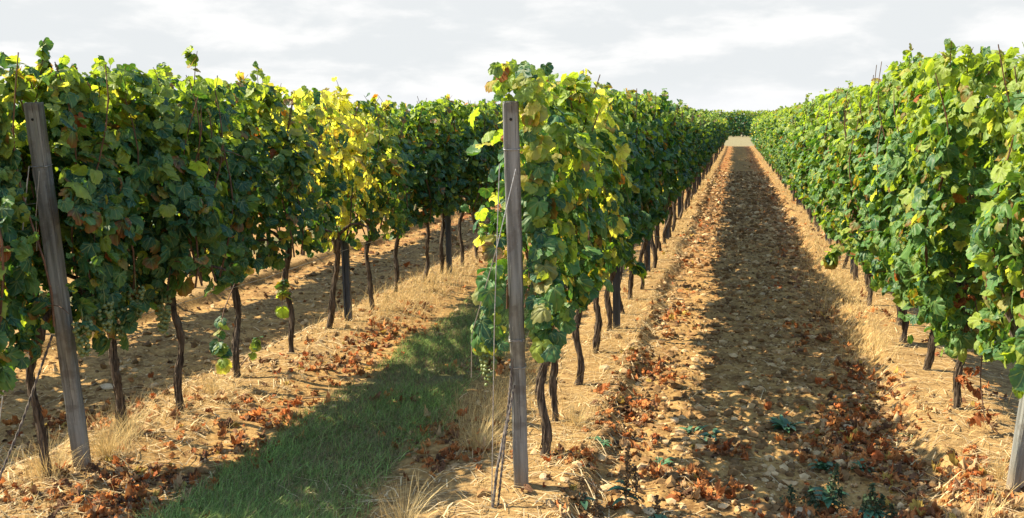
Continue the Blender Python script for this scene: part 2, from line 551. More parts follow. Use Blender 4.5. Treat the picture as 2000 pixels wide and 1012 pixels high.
def make_foliage(seed, n=1080, yellow=0.0, end=False, temps=None, ztop=1.80, zbot=0.64, half=0.215, length=0.74, canes=True, size=(0.034, 0.095), into=None, at=(0, 0, 0), clear=None, cap=None, lift=0.0, thin=0.0, fresh=0.0):
    """leaf mass of one vine: two hanging leaf walls, loose inside leaves, top shoots. Returns (foliage mesh builder, cane builder)"""
    r = np.random.default_rng(seed)
    temps = temps or T_HI
    n = int(n * 1.32) if temps is T_HI else n
    mb = into or MB()
    cb = MB()
    at = np.asarray(at, float)
    ph = r.uniform(0, 6.28, 6)
    # walls
    nw = int(n * 0.78)
    z = zbot + (ztop - zbot) * r.random(nw) ** 0.95
    y = r.uniform(-length / 2 - 0.04, length / 2 + 0.04, nw)
    side = np.where(r.random(nw) < 0.5, -1.0, 1.0)
    rel = (z - zbot) / (ztop - zbot)
    bul = half * (0.50 + 0.62 * np.sin(np.pi * np.clip(rel * 0.92 + 0.04, 0, 1))) + 0.045 * np.sin(7 * y + ph[0] + 4 * z) + 0.04 * np.sin(11 * z + ph[1] * side)
    x = side * (bul - np.abs(r.normal(0, 0.07, nw)) + np.where(r.random(nw) < 0.12, r.uniform(0, 0.06, nw), 0))
    # ragged lower edge
    keep = z > zbot + lift * (side < 0) + 0.16 * (vnoise(y * 5 + seed * 3.1, side * 2 + seed) + 0.15)
    keep &= ~((side < 0) & (r.random(nw) < thin))
    x, y, z, side, rel = x[keep], y[keep], z[keep], side[keep], rel[keep]
    k = len(x)
    N = np.stack([side * r.uniform(0.6, 1.0, k), np.zeros(k), 0.30 + 0.55 * rel], -1) + r.normal(0, 0.50, (k, 3))
    Tp = np.stack([side * 0.25, np.zeros(k), -np.ones(k)], -1) + r.normal(0, 0.45, (k, 3))
    P = [np.stack([x, y, z], -1)]
    NN, TT = [N], [Tp]
    # inside
    ni = int(n * 0.20 * (1 - 0.8 * thin))
    P.append(np.stack([r.normal(0, half * 0.5, ni), r.uniform(-length / 2, length / 2, ni), r.uniform(zbot + 0.05 + 0.6 * lift, ztop, ni)], -1))
    NN.append(r.normal(0, 0.7, (ni, 3)) + [0, 0, 0.3])
    TT.append(r.normal(0, 0.6, (ni, 3)) + [0, 0, -0.8])
    if cap is not None:
        a_ok = P[0][:, 1] > cap + 0.05 * np.sin(P[0][:, 2] * 5) - 0.22 * sstep(1.25 - P[0][:, 2], 0, 0.12)
        P[0], NN[0], TT[0] = P[0][a_ok], NN[0][a_ok], TT[0][a_ok]
        P[1][:, 1] = np.maximum(P[1][:, 1], cap)
    if end:                                                       # the row's open end: leaves that face out of the row
        ne = int(n * 0.34)
        zz = r.uniform(zbot, ztop + 0.05, ne)
        P.append(np.stack([r.uniform(-half, half, ne) * (0.75 + 0.3 * np.sin(3 * zz)), (-length / 2 if cap is None else cap - 0.22 * sstep(1.25 - zz, 0, 0.12)) - 0.05 - np.abs(r.normal(0, 0.05, ne)) + 0.05 * np.sin(6 * zz), zz], -1))
        NN.append(np.stack([r.normal(0, 0.45, ne), -np.ones(ne), 0.45 + r.normal(0, 0.35, ne)], -1))
        TT.append(np.stack([r.normal(0, 0.4, ne), r.normal(-0.1, 0.3, ne), -np.ones(ne)], -1))
    P0 = np.concatenate(P)
    N0 = np.concatenate(NN)
    T0 = np.concatenate(TT)
    S0 = (size[0] + (size[1] - size[0]) * r.beta(1.4, 1.6, len(P0))) * np.where(P0[:, 2] > ztop - 0.25, 0.86, 1.0)
    # shoots: above the top and leaning out of the walls
    SP, SN, ST, SS = [], [], [], []
    for s in range(int(8 + 3 * r.random())):
        top_shoot = s < 6
        if top_shoot:
            b = np.array([r.uniform(-half * 0.8, half * 0.8), r.uniform(-length / 2, length / 2), ztop - 0.12])
            d = np.array([r.normal(0, 0.35), r.normal(0, 0.35), 1.0])
            ln = r.uniform(0.10, 0.20) if r.random() < 0.96 else r.uniform(0.22, 0.28)
        else:
            sd_ = r.choice([-1.0, 1.0])
            b = np.array([sd_ * half * 0.8, r.uniform(-length / 2, length / 2), r.uniform(zbot + 0.15, ztop - 0.2)])
            d = np.array([sd_ * 0.9, r.normal(0, 0.3), r.normal(0.0, 0.35)])
            ln = r.uniform(0.12, 0.26)
        d = unit(d)
        q = np.linspace(0, 1, 6)[:, None]
        path = b + d * ln * q + np.array([0, 0, -0.10 * (0 if top_shoot else 1)]) * q ** 2 + np.array([r.normal(0, 0.03), r.normal(0, 0.03), 0]) * q ** 2
        if canes:
            tube(cb, path + at, np.linspace(0.0034, 0.0014, 6), 5)
        m = int(ln / 0.028) + 2
        f = r.uniform(0.15, 1.0, m)
        f[-1] = 1.0
        pp = b + d * ln * f[:, None] + r.normal(0, 0.012, (m, 3))
        az = r.uniform(0, 6.28, m)
        out = np.stack([np.cos(az), np.sin(az), r.uniform(-0.5, 0.4, m)], -1)
        SP.append(pp)
        SN.append(np.stack([0.5 * np.cos(az), 0.5 * np.sin(az), np.ones(m) * 0.8], -1) + r.normal(0, 0.3, (m, 3)))
        ST.append(out)
        SS.append(r.uniform(0.045, 0.10, m) * (1.1 - 0.45 * f))
    P0 = np.concatenate([P0] + SP)
    N0 = np.concatenate([N0] + SN)
    T0 = np.concatenate([T0] + ST)
    S0 = np.concatenate([S0] + SS)
    if clear is not None:                                         # trained away from the outer face of the end post
        a_, b_, d_ = (np.array(q, float) for q in clear)
        w_ = P0 - a_
        ax = unit(b_ - a_)
        tt = np.clip(w_ @ ax, -0.3, np.linalg.norm(b_ - a_) + 0.02)
        off = w_ - tt[:, None] * ax
        dd = unit(d_)
        f_ = np.clip(off @ dd, -0.03, 1.5)
        ok = np.linalg.norm(off - f_[:, None] * dd, axis=1) > 0.035 + 0.55 * S0
        P0, N0, T0, S0 = P0[ok], N0[ok], T0[ok], S0[ok]
    c0, c1 = leaf_colours(len(P0), P0[:, 2], r, ztop, yellow, fresh=fresh)
    add_leaves(mb, P0 + at, N0, T0, S0, c0, c1, temps, r, curl=(-0.1, 0.8), crumple=0.035 if temps is T_HI else 0.0)
    # long canes showing between the leaves
    if canes:
        for s in range(6):
            sd_ = r.choice([-1.0, 1.0])
            yb = r.uniform(-length / 2, length / 2)
            q = np.linspace(0, 1, 9)[:, None]
            path = np.array([sd_ * half * 0.75, yb, 0.72]) * (1 - q) + np.array([sd_ * half * r.uniform(0.6, 1.1), yb + r.normal(0, 0.12), ztop + r.uniform(-0.2, 0.06)]) * q
            path[:, 0] += sd_ * 0.05 * np.sin(q[:, 0] * 6 + r.uniform(0, 6))
            tube(cb, path + at, np.linspace(0.0058, 0.0026, 9), 5)
    return mb, cb


def make_trunk(seed, into=None, at=(0, 0, 0), seg=11, rings=26, mat=0):
    r = np.random.default_rng(1000 + seed)
    mb = into or MB()
    q = np.linspace(0, 1, rings)
    hgt = r.uniform(0.70, 0.80)
    w = r.uniform(0, 6.28, 4)
    lean = r.normal(0, 0.022, 2)
    am = r.uniform(0.008, 0.036)
    x = lean[0] * q + 0.020 * np.sin(q * 5.0 + w[0]) + 0.010 * np.sin(q * 13 + w[1]) - 0.020 * math.sin(w[0]) - 0.010 * math.sin(w[1])
    y = lean[1] * q * 1.6 + am * np.sin(q * 4.2 + w[2]) - am * math.sin(w[2]) + 0.012 * np.sin(q * 11 + w[3]) - 0.012 * math.sin(w[3])
    z = -0.06 + (hgt + 0.06) * q
    rad = 0.0178 * (1 + 0.45 * np.exp(-q * 14) + 0.75 * np.exp(-((q - 0.97) / 0.10) ** 2) - 0.10 * q + 0.10 * np.sin(q * 17 + w[1]))
    rad *= r.uniform(0.85, 1.25) * (1 + r.normal(0, 0.07, rings))
    P = np.stack([x, y, z], -1) + np.asarray(at)
    tube(mb, P, rad, seg, mat=mat, lump=0.13, r=r)
    if seg > 6:                                                   # shaggy strips of loose bark
        for k in range(26):
            i0 = int(r.integers(1, rings - 8))
            a = r.uniform(0, 6.28) + np.linspace(0, 0.5, 6)
            o_ = rad[i0:i0 + 6, None] * 1.06 + np.array([0.006, 0.002, 0, 0, 0.002, 0.007])[:, None] * r.uniform(0.2, 1.2)
            tube(mb, P[i0:i0 + 6] + np.stack([np.cos(a), np.sin(a), 0 * a], -1) * o_, np.array([0.001, 0.003, 0.0035, 0.0035, 0.003, 0.001]), 4, mat=mat, r=r)
    head = P[-1]
    for sgn in (-1, 1):                                           # the two arms tied to the lowest wire
        qq = np.linspace(0, 1, 7)[:, None]
        arm = head + np.array([r.normal(0, 0.02), sgn * 0.30, 0.10]) * qq + np.array([0, 0, 0.07]) * np.sin(qq * 3.14)
        tube(mb, arm, np.linspace(0.015, 0.007, 7), 6, mat=mat, lump=0.06, r=r)
    return mb


# ---------------------------------------------------------------- the vines
NV = 12
GREEN = []
for s in range(NV):
    f, c = make_foliage(20 + s, n=int(1080 + 40 * (s % 3)), lift=0.2, thin=0.15, yellow=(0.0, 0.02, 0.0, 0.035)[s % 4])
    GREEN.append((f.mesh("foliage", M['leaf']), c.mesh("cane", M['cane'])))


def special(seed, **kw):
    f, c = make_foliage(seed, **kw)
    return f.mesh("foliage", M['leaf']), c.mesh("cane", M['cane'])


CLEAR_L = ((-2.93 + 3.02, 3.55 - 3.43, 0.0), (-2.926 + 3.02, 3.40 - 3.43, 1.69), (0.62, -0.78, 0.0))
CLEAR_C = ((-0.88 + 0.86, 3.82 - 4.22, 0.0), (-0.894 + 0.86, 3.67 - 4.22, 1.69), (0.22, -1.0, 0.0))
CLEAR_L2 = tuple(np.array(q) + d for q, d in zip(CLEAR_L, (np.array([0.05, -0.56, 0]), np.array([0.05, -0.56, 0]), 0)))
GREEN_R = []
for s in range(8):
    f, c = make_foliage(60 + s, n=1200, zbot=0.36, fresh=1.0, ztop=1.83, yellow=(0.01, 0.03, 0.0, 0.05)[s % 4], half=0.245)
    GREEN_R.append((f.mesh("foliage", M['leaf']), c.mesh("cane", M['cane'])))
SPEC = {
    ('left', 0): special(301, n=1250, end=True, yellow=0.04, clear=CLEAR_L, cap=-0.13, zbot=0.56, lift=0.1),
    ('left', 1): special(309, n=1100, yellow=0.02, clear=CLEAR_L2, lift=0.2),
    ('left', 4): special(302, n=880, yellow=0.4, lift=0.2, thin=0.6),
    ('left', 5): special(303, n=1000, yellow=1.0, ztop=1.86, half=0.22, size=(0.035, 0.095), lift=0.2, thin=0.85),
    ('left', 6): special(304, n=880, yellow=0.45, lift=0.2, thin=0.6),
    ('centre', 0): special(305, n=1100, end=True, yellow=0.17, clear=CLEAR_C, length=0.8, half=0.185, fresh=0.6, zbot=0.68, lift=0.2, thin=0.75),
    ('centre', 1): special(306, n=900, yellow=0.6, ztop=1.83, lift=0.2, thin=0.75, fresh=0.5),
    ('centre', 2): special(307, n=950, yellow=0.35, lift=0.2, thin=0.75, fresh=0.5),
    ('right', 0): special(308, n=1350, end=True, yellow=0.06, fresh=1.0, zbot=0.46, half=0.23),
}
TRUNKS = [make_trunk(s).mesh("trunk", M['bark']) for s in range(8)]


def thick_trunk():
    r = np.random.default_rng(12)
    mb = MB()
    q = np.linspace(0, 1, 18)
    P = np.stack([0.06 - 0.20 * q + 0.02 * np.sin(q * 6), -0.02 - 0.05 * q, -0.06 + 0.86 * q], -1)
    tube(mb, P, 0.040 * (1 + 0.3 * np.exp(-q * 10) + 0.35 * np.exp(-((q - 0.95) / 0.12) ** 2) + 0.08 * np.sin(q * 21)), 14, lump=0.11, r=r)
    for sgn in (-1, 1):
        qq = np.linspace(0, 1, 7)[:, None]
        tube(mb, P[-1] + np.array([0.02, sgn * 0.3, 0.08]) * qq, np.linspace(0.02, 0.008, 7), 6, lump=0.06, r=r)
    return mb.mesh("trunk", M['bark'])


THICK = thick_trunk()


def make_bunch(seed):
    r = np.random.default_rng(seed)
    mb = MB()
    g = (1 + 5 ** 0.5) / 2
    iv = unit(np.array([(-1, g, 0), (1, g, 0), (-1, -g, 0), (1, -g, 0), (0, -1, g), (0, 1, g), (0, -1, -g), (0, 1, -g), (g, 0, -1), (g, 0, 1), (-g, 0, -1), (-g, 0, 1)], float))
    iF = np.array([(0, 11, 5), (0, 5, 1), (0, 1, 7), (0, 7, 10), (0, 10, 11), (1, 5, 9), (5, 11, 4), (11, 10, 2), (10, 7, 6), (7, 1, 8), (3, 9, 4), (3, 4, 2), (3, 2, 6), (3, 6, 8), (3, 8, 9), (4, 9, 5), (2, 4, 11), (6, 2, 10), (8, 6, 7), (9, 8, 1)])
    # one subdivision for rounder berries
    vv, ff, cache = [tuple(v) for v in iv], [], {}

    def mid(a, b):
        k = (min(a, b), max(a, b))
        if k not in cache:
            m_ = np.array(vv[a]) + np.array(vv[b])
            vv.append(tuple(m_ / np.linalg.norm(m_)))
            cache[k] = len(vv) - 1
        return cache[k]
    for a, b, c in iF:
        ab, bc, ca = mid(a, b), mid(b, c), mid(c, a)
        ff += [(a, ab, ca), (b, bc, ab), (c, ca, bc), (ab, bc, ca)]
    vv, ff = np.array(vv), np.array(ff)
    for k in range(58):
        t = r.random()
        rr = 0.034 * (1 - 0.75 * t) ** 0.7
        a = r.uniform(0, 6.28)
        p = np.array([math.cos(a) * rr, math.sin(a) * rr, -0.13 * t])
        mb.add(p + vv * r.uniform(0.0075, 0.0098), ff)
    tube(mb, [(0, 0, 0.06), (0.003, 0, 0.03), (0, 0, -0.02)], 0.002, 5)
    return mb.mesh("grape_bunch", M['grape'])


BUNCH = [make_bunch(5), make_bunch(6)]


def part(name, me, parent, loc=(0, 0, 0), rz=0.0, sc=1.0):
    o = bpy.data.objects.new(name, me)
    COL.objects.link(o)
    o.parent = parent
    o.location = loc
    o.rotation_euler = (0, 0, rz)
    o.scale = (sc, sc, sc) if not isinstance(sc, tuple) else sc
    return o


LEFT_T = [(-3.02, 3.43), (-3.07, 3.99), (-2.97, 4.37), (-3.06, 5.16), (-2.99, 5.79), (-3.10, 6.61), (-3.03, 7.36), (-3.13, 8.23), (-3.07, 8.84), (-3.05, 9.35), (-2.97, 9.93), (-2.98, 10.55)]
CENT_T = [(-0.86, 4.22), (-0.92, 4.78), (-0.91, 5.50), (-0.91, 6.29), (-0.92, 7.05), (-0.89, 7.66), (-0.91, 8.36), (-0.85, 8.93), (-0.88, 9.6), (-0.86, 10.3)]
RIGHT_T = [(1.40, 4.52), (1.25, 5.50), (1.26, 6.39), (1.24, 7.15)]


def fill(lst, x, end, step, r):
    lst = list(lst)
    y = lst[-1][1]
    while y < end:
        y += step + r.normal(0, 0.05)
        lst.append((x + r.normal(0, 0.03), y))
    return lst


rr_ = np.random.default_rng(99)
IND_END = 44.0
ROWS = {
    'left': fill(LEFT_T, ROW_X['left'], ROW_END - 0.6, 0.70, rr_),
    'centre': fill(CENT_T, ROW_X['centre'], ROW_END - 0.6, 0.70, rr_),
    'right': fill(RIGHT_T, ROW_X['right'], ROW_END - 0.6, 0.74, rr_),
    'back': fill([(-5.18, 2.9)], ROW_X['back'], ROW_END - 0.6, 0.72, rr_),
}
ROW_WORDS = {
    'left': 'the shaded left row',
    'centre': 'the middle row',
    'right': 'the sunlit right row',
    'back': 'the row behind the left row',
}
ORD = "first second third fourth fifth sixth seventh eighth ninth tenth eleventh twelfth thirteenth fourteenth".split()
SPECIAL_LABEL = {
    ('left', 0): "dark green end vine around the leaning concrete post, with pale grape bunches",
    ('left', 5): "bright yellow vine halfway along the shaded left row",
    ('left', 4): "half yellowed vine just before the bright yellow vine in the left row",
    ('left', 6): "partly yellow vine just beyond the bright yellow vine in the left row",
    ('centre', 0): "bushy end vine with yellow top behind the upright concrete post",
    ('centre', 1): "pale yellow topped vine, second from the upright concrete post",
    ('centre', 2): "green and yellow vine, third from the upright concrete post",
    ('right', 0): "large sunlit end vine with thick trunk leaning across the concrete post",
    ('right', 1): "sunlit vine with red drooping cane and rusty leaves, second in the right row",
}
FAR_POOL = []                                                      # vines past IND_END: one stuff object
VINES = {}
for row, lst in ROWS.items():
    r = np.random.default_rng(hash(row) % 7 + len(row) * 13)
    r = np.random.default_rng({'left': 1, 'centre': 2, 'right': 3, 'back': 4}[row])
    hs = {'left': 0.99, 'centre': 0.995, 'right': 1.055, 'back': 1.0}[row]
    for i, (x, y) in enumerate(lst):
        lim = IND_END if row != 'back' else 36.0
        if y > lim:
            FAR_POOL.append((x, y, hs))
            continue
        z0 = float(ground_h(x, y)) if i < 14 else 0.0
        v = empty("grapevine", (x, y, z0))
        key = (row, i)
        if key in SPECIAL_LABEL:
            lab = SPECIAL_LABEL[key]
        elif row != 'back' and i < 14:
            lab = f"green {ORD[i]} vine from the near end of {ROW_WORDS[row]}"
        else:
            lab = f"green leafy vine merged into the far part of {ROW_WORDS[row]}" if row != 'back' else f"green vine half hidden in {ROW_WORDS[row]}"
        tag(v, lab, "grapevine", f"vines of {ROW_WORDS[row]}")
        k = int(r.integers(0, NV))
        fm, cm = SPEC.get(key, GREEN[k] if row != 'right' else GREEN_R[k % 8])
        flip = 0.0 if key in SPEC or row in ('left', 'centre') else float(r.choice([0.0, math.pi]))
        sz = hs * float(r.uniform(0.955, 1.045)) if key not in SPEC else hs
        if row in ('left', 'right') and i < 5:
            sz = max(sz, hs) * (1.035 if row == 'left' else 1.02)        # the near vines stand a little taller
        sc = (float(r.uniform(0.92, 1.12)), float(r.uniform(0.98, 1.1)), sz)
        if key in SPEC:
            sc = (1.0, 1.0, sz)
        part("trunk", TRUNKS[int(r.integers(0, 8))] if key != ('right', 0) else THICK, v, (0, 0, 0), float(r.uniform(0, 6.28)) if key != ('right', 0) else 0.0)
        fo = part("foliage", fm, v, (0, 0, 0), flip, sc)
        if i < 22:
            part("cane", cm, v, (0, 0, 0), flip, sc)
        VINES[key] = v

for key, pts in {('left', 1): [(0.20, -0.20, 0.72), (0.23, -0.10, 0.80), (0.21, 0.14, 0.66), (0.16, 0.22, 0.70)], ('left', 0): [(0.20, 0.20, 0.78), (0.22, 0.02, 0.72)],
                 ('centre', 0): [(-0.17, -0.40, 0.60)]}.items():
    for q, p in enumerate(pts):
        part("grape_bunch", BUNCH[q % 2], VINES[key], p, q * 1.3, 1.1)

# a green sucker shoot low on the fourth trunk of the left row
def sucker(key, pts, seed, n=14, lo=(0.0, 0.0, 0.3), size=(0.05, 0.10)):
    r = np.random.default_rng(seed)
    mb = MB()
    pts = np.array(pts, float)
    q = np.linspace(0, 1, 8)
    path = np.stack([np.interp(q, np.linspace(0, 1, len(pts)), pts[:, a]) for a in range(3)], -1)
    tube(mb, path, np.linspace(0.004, 0.0015, 8), 5, mat=1)
    f = r.uniform(0.25, 1, n)
    pp = np.stack([np.interp(f, q, path[:, a]) for a in range(3)], -1)
    az = r.uniform(0, 6.28, n)
    N = np.stack([0.6 * np.cos(az), 0.6 * np.sin(az) - 0.3, np.full(n, 0.7)], -1) + r.normal(0, 0.25, (n, 3))
    Tp = np.stack([np.cos(az), np.sin(az), np.full(n, -0.7)], -1)
    c0, c1 = leaf_colours(n, np.full(n, 1.6), r, 1.8, 0.05)
    add_leaves(mb, pp, N, Tp, r.uniform(*size, n), c0, c1, T_HI, r)
    mb.build("sucker", [M['leaf'], M['cane']], VINES[key])


sucker(('left', 3), [(0.03, -0.02, 0.62), (0.05, -0.22, 0.46), (0.06, -0.30, 0.30), (0.05, -0.24, 0.16)], 61, 15)
sucker(('left', 3), [(0.0, 0.02, 0.05), (0.06, 0.10, 0.14), (0.08, 0.15, 0.24)], 62, 8, size=(0.04, 0.07))
sucker(('left', 4), [(0.02, -0.1, 0.70), (0.10, -0.30, 0.52), (0.12, -0.36, 0.40)], 63, 12)
sucker(('right', 3), [(-0.15, 0, 0.85), (-0.38, -0.05, 0.80), (-0.52, -0.12, 0.68), (-0.56, -0.15, 0.62)], 64, 22, size=(0.07, 0.12))
sucker(('centre', 3), [(0.12, 0, 0.75), (0.26, -0.05, 0.66), (0.30, -0.06, 0.60)], 65, 7, size=(0.08, 0.12))
sucker(('centre', 0), [(-0.1, -0.3, 0.9), (-0.18, -0.40, 0.80), (-0.21, -0.42, 0.70), (-0.20, -0.42, 0.60)], 66, 14, size=(0.05, 0.085))
sucker(('left', 0), [(0.0, 0.08, 1.65), (0.04, 0.10, 1.84), (0.06, 0.10, 1.96)], 67, 16, size=(0.045, 0.075))
sucker(('left', 0), [(0.0, 0.02, 1.65), (0.0, -0.02, 1.80), (-0.02, -0.05, 1.90)], 70, 16, size=(0.05, 0.085))
sucker(('left', 0), [(0.02, 0.18, 1.62), (0.05, 0.24, 1.78), (0.06, 0.27, 1.87)], 71, 16, size=(0.05, 0.08))
sucker(('left', 1), [(0.02, 0.05, 1.62), (0.05, 0.10, 1.80), (0.04, 0.12, 1.88)], 72, 15, size=(0.045, 0.08))


# the red hanging cane with rusty leaves at the second right vine
def red_cane():
    r = np.random.default_rng(8)
    mb = MB()
    pts = np.array([(0.02, -0.20, 0.66), (0.06, -0.26, 0.46), (0.05, -0.30, 0.24), (0.07, -0.36, 0.06), (0.13, -0.42, 0.0)])
    q = np.linspace(0, 1, 12)
    path = np.stack([np.interp(q, np.linspace(0, 1, 5), pts[:, a]) for a in range(3)], -1)
    tube(mb, path, 0.0035, 5, mat=1)
    P = np.concatenate([r.normal(0, 0.035, (9, 3)) + pts[0] + [-0.06, 0, 0.02], r.normal(0, 0.03, (9, 3)) + [0.0, -0.24, 0.26], r.normal(0, 0.02, (5, 3)) + [0.02, -0.45, 0.10]])
    k = len(P)
    c = RUST * r.uniform(0.5, 1.1, (k, 1))
    add_leaves(mb, P, r.normal(0, 0.7, (k, 3)) + [-0.4, -0.4, 0.3], r.normal(0, 0.4, (k, 3)) + [0, 0, -1], r.uniform(0.03, 0.055, k), c, c * 1.1, T_DEAD, r, curl=(0.4, 1.6), wave=0.4, crumple=0.12)
    tag(mb.build("dry_cane", [M['dead_leaf'], M['cane']], VINES[('right', 1)]), "thin red drooping cane with rusty dead leaves")


red_cane()

# the far part of the rows and the rows across the headland: too many and too small to count
def far_vines():
    mb = MB()
    r = np.random.default_rng(55)
    lst = [(x, y, h, 0.0) for x, y, h in FAR_POOL]
    for k in range(34):                                            # one more row behind, glimpsed over the tops
        lst.append((-7.33, 20 + k * 1.45, 1.0, 0.0))
    for yy in (76.6, 79.0, 82.0):
        for x in np.arange(-16, 18, 0.66):
            lst.append((x + r.normal(0, 0.05), yy, 1.13, 1.0))
    for i, (x, y, h, turn) in enumerate(lst):
        z0 = float(ground_h(x, y)) if turn else 0.0
        f = MB()
        make_foliage(5000 + i, n=230, yellow=float(r.choice([0.0, 0.05, 0.1, 0.22])), temps=T_MIN, canes=False, size=(0.11, 0.18), length=0.8 if not (x < -7) else 1.6, into=f, zbot=0.10 if turn else 0.34 if x > 0 else 0.6, lift=0.0 if turn or x > 0 else 0.2, ztop=1.80 * h * r.uniform(0.95, 1.06))
        V = np.concatenate(f.V)
        if turn:
            V = np.stack([-V[:, 1], V[:, 0], V[:, 2]], -1)
        base = 0
        for Vi, Ci, Ui, Li, Ni in zip(f.V, f.C, f.U, f.loops, f.counts):
            mb.add(V[base:base + len(Vi)] + [x, y, z0], (Li - base).reshape(-1, 3), Ci[:, :3], Ui, 0)
            base += len(Vi)
        make_trunk(i, into=mb, at=(x, y, z0), seg=5, rings=5, mat=1)
    tag(mb.build("distant_vines", [M['far_leaf'], M['bark']]), "mass of distant green vines at the far end of the rows and across the headland", "vines", kind="stuff")


far_vines()

# ---------------------------------------------------------------- posts and wires
def end_post(base, top, label, w=0.067, d=0.056, wall=0.007, spin=0.0):
    base, top = np.array(base, float), np.array(top, float)
    axis = top - base
    L = np.linalg.norm(axis)
    root = empty("end_post", base)
    tag(root, label, "post", "concrete end posts")
    az = axis / L
    # rounded rectangle with a shallow flute down the front and back
    def ring(sx, sy):
        out = []
        for a in np.linspace(0, 2 * math.pi, 40, endpoint=False):
            c, s = math.cos(a), math.sin(a)
            e = 0.32
            x = math.copysign(abs(c) ** e, c) * sx
            y = math.copysign(abs(s) ** e, s) * sy
            if abs(x) < sx * 0.30:
                y *= 0.93
            elif abs(x) < sx * 0.55:
                y *= 1.0
            out.append((x, y))
        return np.array(out)
    Ro, Ri = ring(w / 2, d / 2), ring(w / 2 - wall, d / 2 - wall)
    zs = np.concatenate([[-0.2], np.linspace(0, L - 0.01, 24), [L - 0.003, L]])
    mb = MB()
    n = len(Ro)
    rows = [np.column_stack([Ro * (1.0 if z < L - 0.001 else 0.97), np.full(n, z)]) for z in zs]
    rows += [np.column_stack([Ri, np.full(n, L)]), np.column_stack([Ri, np.full(n, L - 0.14)])]
    V = np.concatenate(rows)
    V[:, :2] += np.random.default_rng(3).normal(0, 0.0011, (len(V), 2))
    m = len(rows)
    i = np.arange(m - 1)[:, None] * n
    j = np.arange(n)[None, :]
    k = (j + 1) % n
    F = np.stack([i + j, i + k, i + n + k, i + n + j], -1).reshape(-1, 4)
    mb.add(V, F, smooth=False)
    tri = np.stack([np.zeros(n - 2, int), np.arange(1, n - 1), np.arange(2, n)], -1)
    mb.add(rows[-1], tri, smooth=False)
    b = mb.build("shaft", M['concrete'], root)
    hb = MB()                                                     # flat dark disc painted as the shade inside a wire hole near the top
    a = np.linspace(0, 2 * math.pi, 12, endpoint=False)
    hp = np.stack([0.006 * np.cos(a), np.full(12, -d / 2 * 0.93 - 0.0015), L - 0.07 + 0.006 * np.sin(a)], -1)
    hb.add(hp, np.stack([np.zeros(10, int), np.arange(1, 11), np.arange(2, 12)], -1))
    h = hb.build("hole_shade_disc", MATK, root)
    q = np.array([[1, 0, 0], [0, 1, 0], [0, 0, 1.0]])
    import mathutils
    rot = mathutils.Vector((0, 0, 1)).rotation_difference(mathutils.Vector(az)) @ mathutils.Quaternion((0, 0, 1), spin)
    root.rotation_mode = 'QUATERNION'
    root.rotation_quaternion = rot

    def band(zz, coils=1):
        w_ = MB()
        for c in range(coils):
            rg = ring(w / 2 + 0.003, d / 2 + 0.003)
            P = np.column_stack([rg, zz + c * 0.006 + 0.002 * np.sin(np.linspace(0, 6.28, len(rg)))])
            P = np.concatenate([P, P[:1]])
            tube(w_, P, 0.0019, 5, caps=False)
        return w_.build("wire_tie", M['wire'], root)
    return root, band, L


MATK = mat_simple("hole_shade", (0.01, 0.01, 0.01), (0.02, 0.02, 0.02))

# (base, top) in metres; each post leans a little out of its row
rp, band, L_ = end_post((-2.93, 3.55, -0.02), (-2.926, 3.40, 1.69), "grey concrete end post leaning to the left, at the shaded left row", spin=0.25)
band(L_ - 0.27)
cp, band, L_ = end_post((-0.88, 3.82, -0.03), (-0.894, 3.67, 1.69), "upright grey concrete end post in the middle of the view", w=0.063, spin=0.22)
band(L_ - 0.19)
band(0.72, 2)
band(0.60, 1)
rp2, band, L_ = end_post((1.25, 4.30, -0.03), (1.32, 4.16, 1.68), "grey concrete end post half hidden by leaves and thick trunk at the right edge", spin=0.3)
band(L_ - 0.2)


def wire(name, pts, rad, mat, label, cat, group, sag=0.0, seg=5, twist=0):
    pts = np.array(pts, float)
    n = 40
    q = np.linspace(0, 1, n)
    s = np.concatenate([[0], np.cumsum(np.linalg.norm(np.diff(pts, axis=0), axis=1))])
    s /= s[-1]
    P = np.stack([np.interp(q, s, pts[:, a]) for a in range(3)], -1)
    P[:, 2] -= sag * np.sin(q * math.pi)
    mb = MB()
    if twist:
        for k in range(twist):
            a = q * 60 + k * 2 * math.pi / twist
            tube(mb, P + np.stack([np.cos(a), np.sin(a), 0 * a], -1) * rad * 1.1, rad, seg)
    else:
        tube(mb, P, rad, seg)
    o = mb.build(name, mat)
    tag(o, label, cat, group)
    return o


GUY = "guy wires of the end posts"
wire("guy_wire", [(-0.93, 3.63, 1.44), (-0.945, 3.60, 0.8), (-0.955, 3.58, -0.02)], 0.0022, M['wire'], "thin straight guy wire hanging beside the upright concrete post", "wire", GUY)
wire("guy_wire", [(-0.86, 3.62, 1.42), (-0.93, 3.58, 1.10), (-1.06, 3.66, 0.72), (-1.075, 3.7, 0.52)], 0.0022, M['wire'], "slanting wire crossing the face of the upright concrete post", "wire", GUY)
wire("anchor_stay", [(-0.90, 3.74, 0.62), (-0.915, 3.70, 0.35), (-0.935, 3.60, 0.16), (-0.95, 3.55, -0.06)], 0.0036, M['old_wire'], "twisted grey wire stay anchored at the foot of the upright post", "stay", GUY, twist=3)
wire("anchor_stay", [(-0.885, 3.70, 0.50), (-0.905, 3.62, 0.3), (-0.93, 3.575, -0.04)], 0.003, M['old_wire'], "dark knotted wire end hanging down beside the twisted grey stay", "stay", GUY, twist=2)
wire("guy_wire", [(-2.955, 3.38, 1.42), (-3.01, 3.32, 0.9), (-3.07, 3.22, 0.3), (-3.10, 3.18, -0.02)], 0.0028, M['wire'], "pale guy wire left of the leaning concrete post", "wire", GUY)
wire("guy_wire", [(-2.96, 3.45, 0.66), (-3.02, 3.30, 0.30), (-3.09, 3.15, -0.03)], 0.0034, M['old_wire'], "rusty lower stay wire left of the leaning concrete post", "wire", GUY, twist=2)
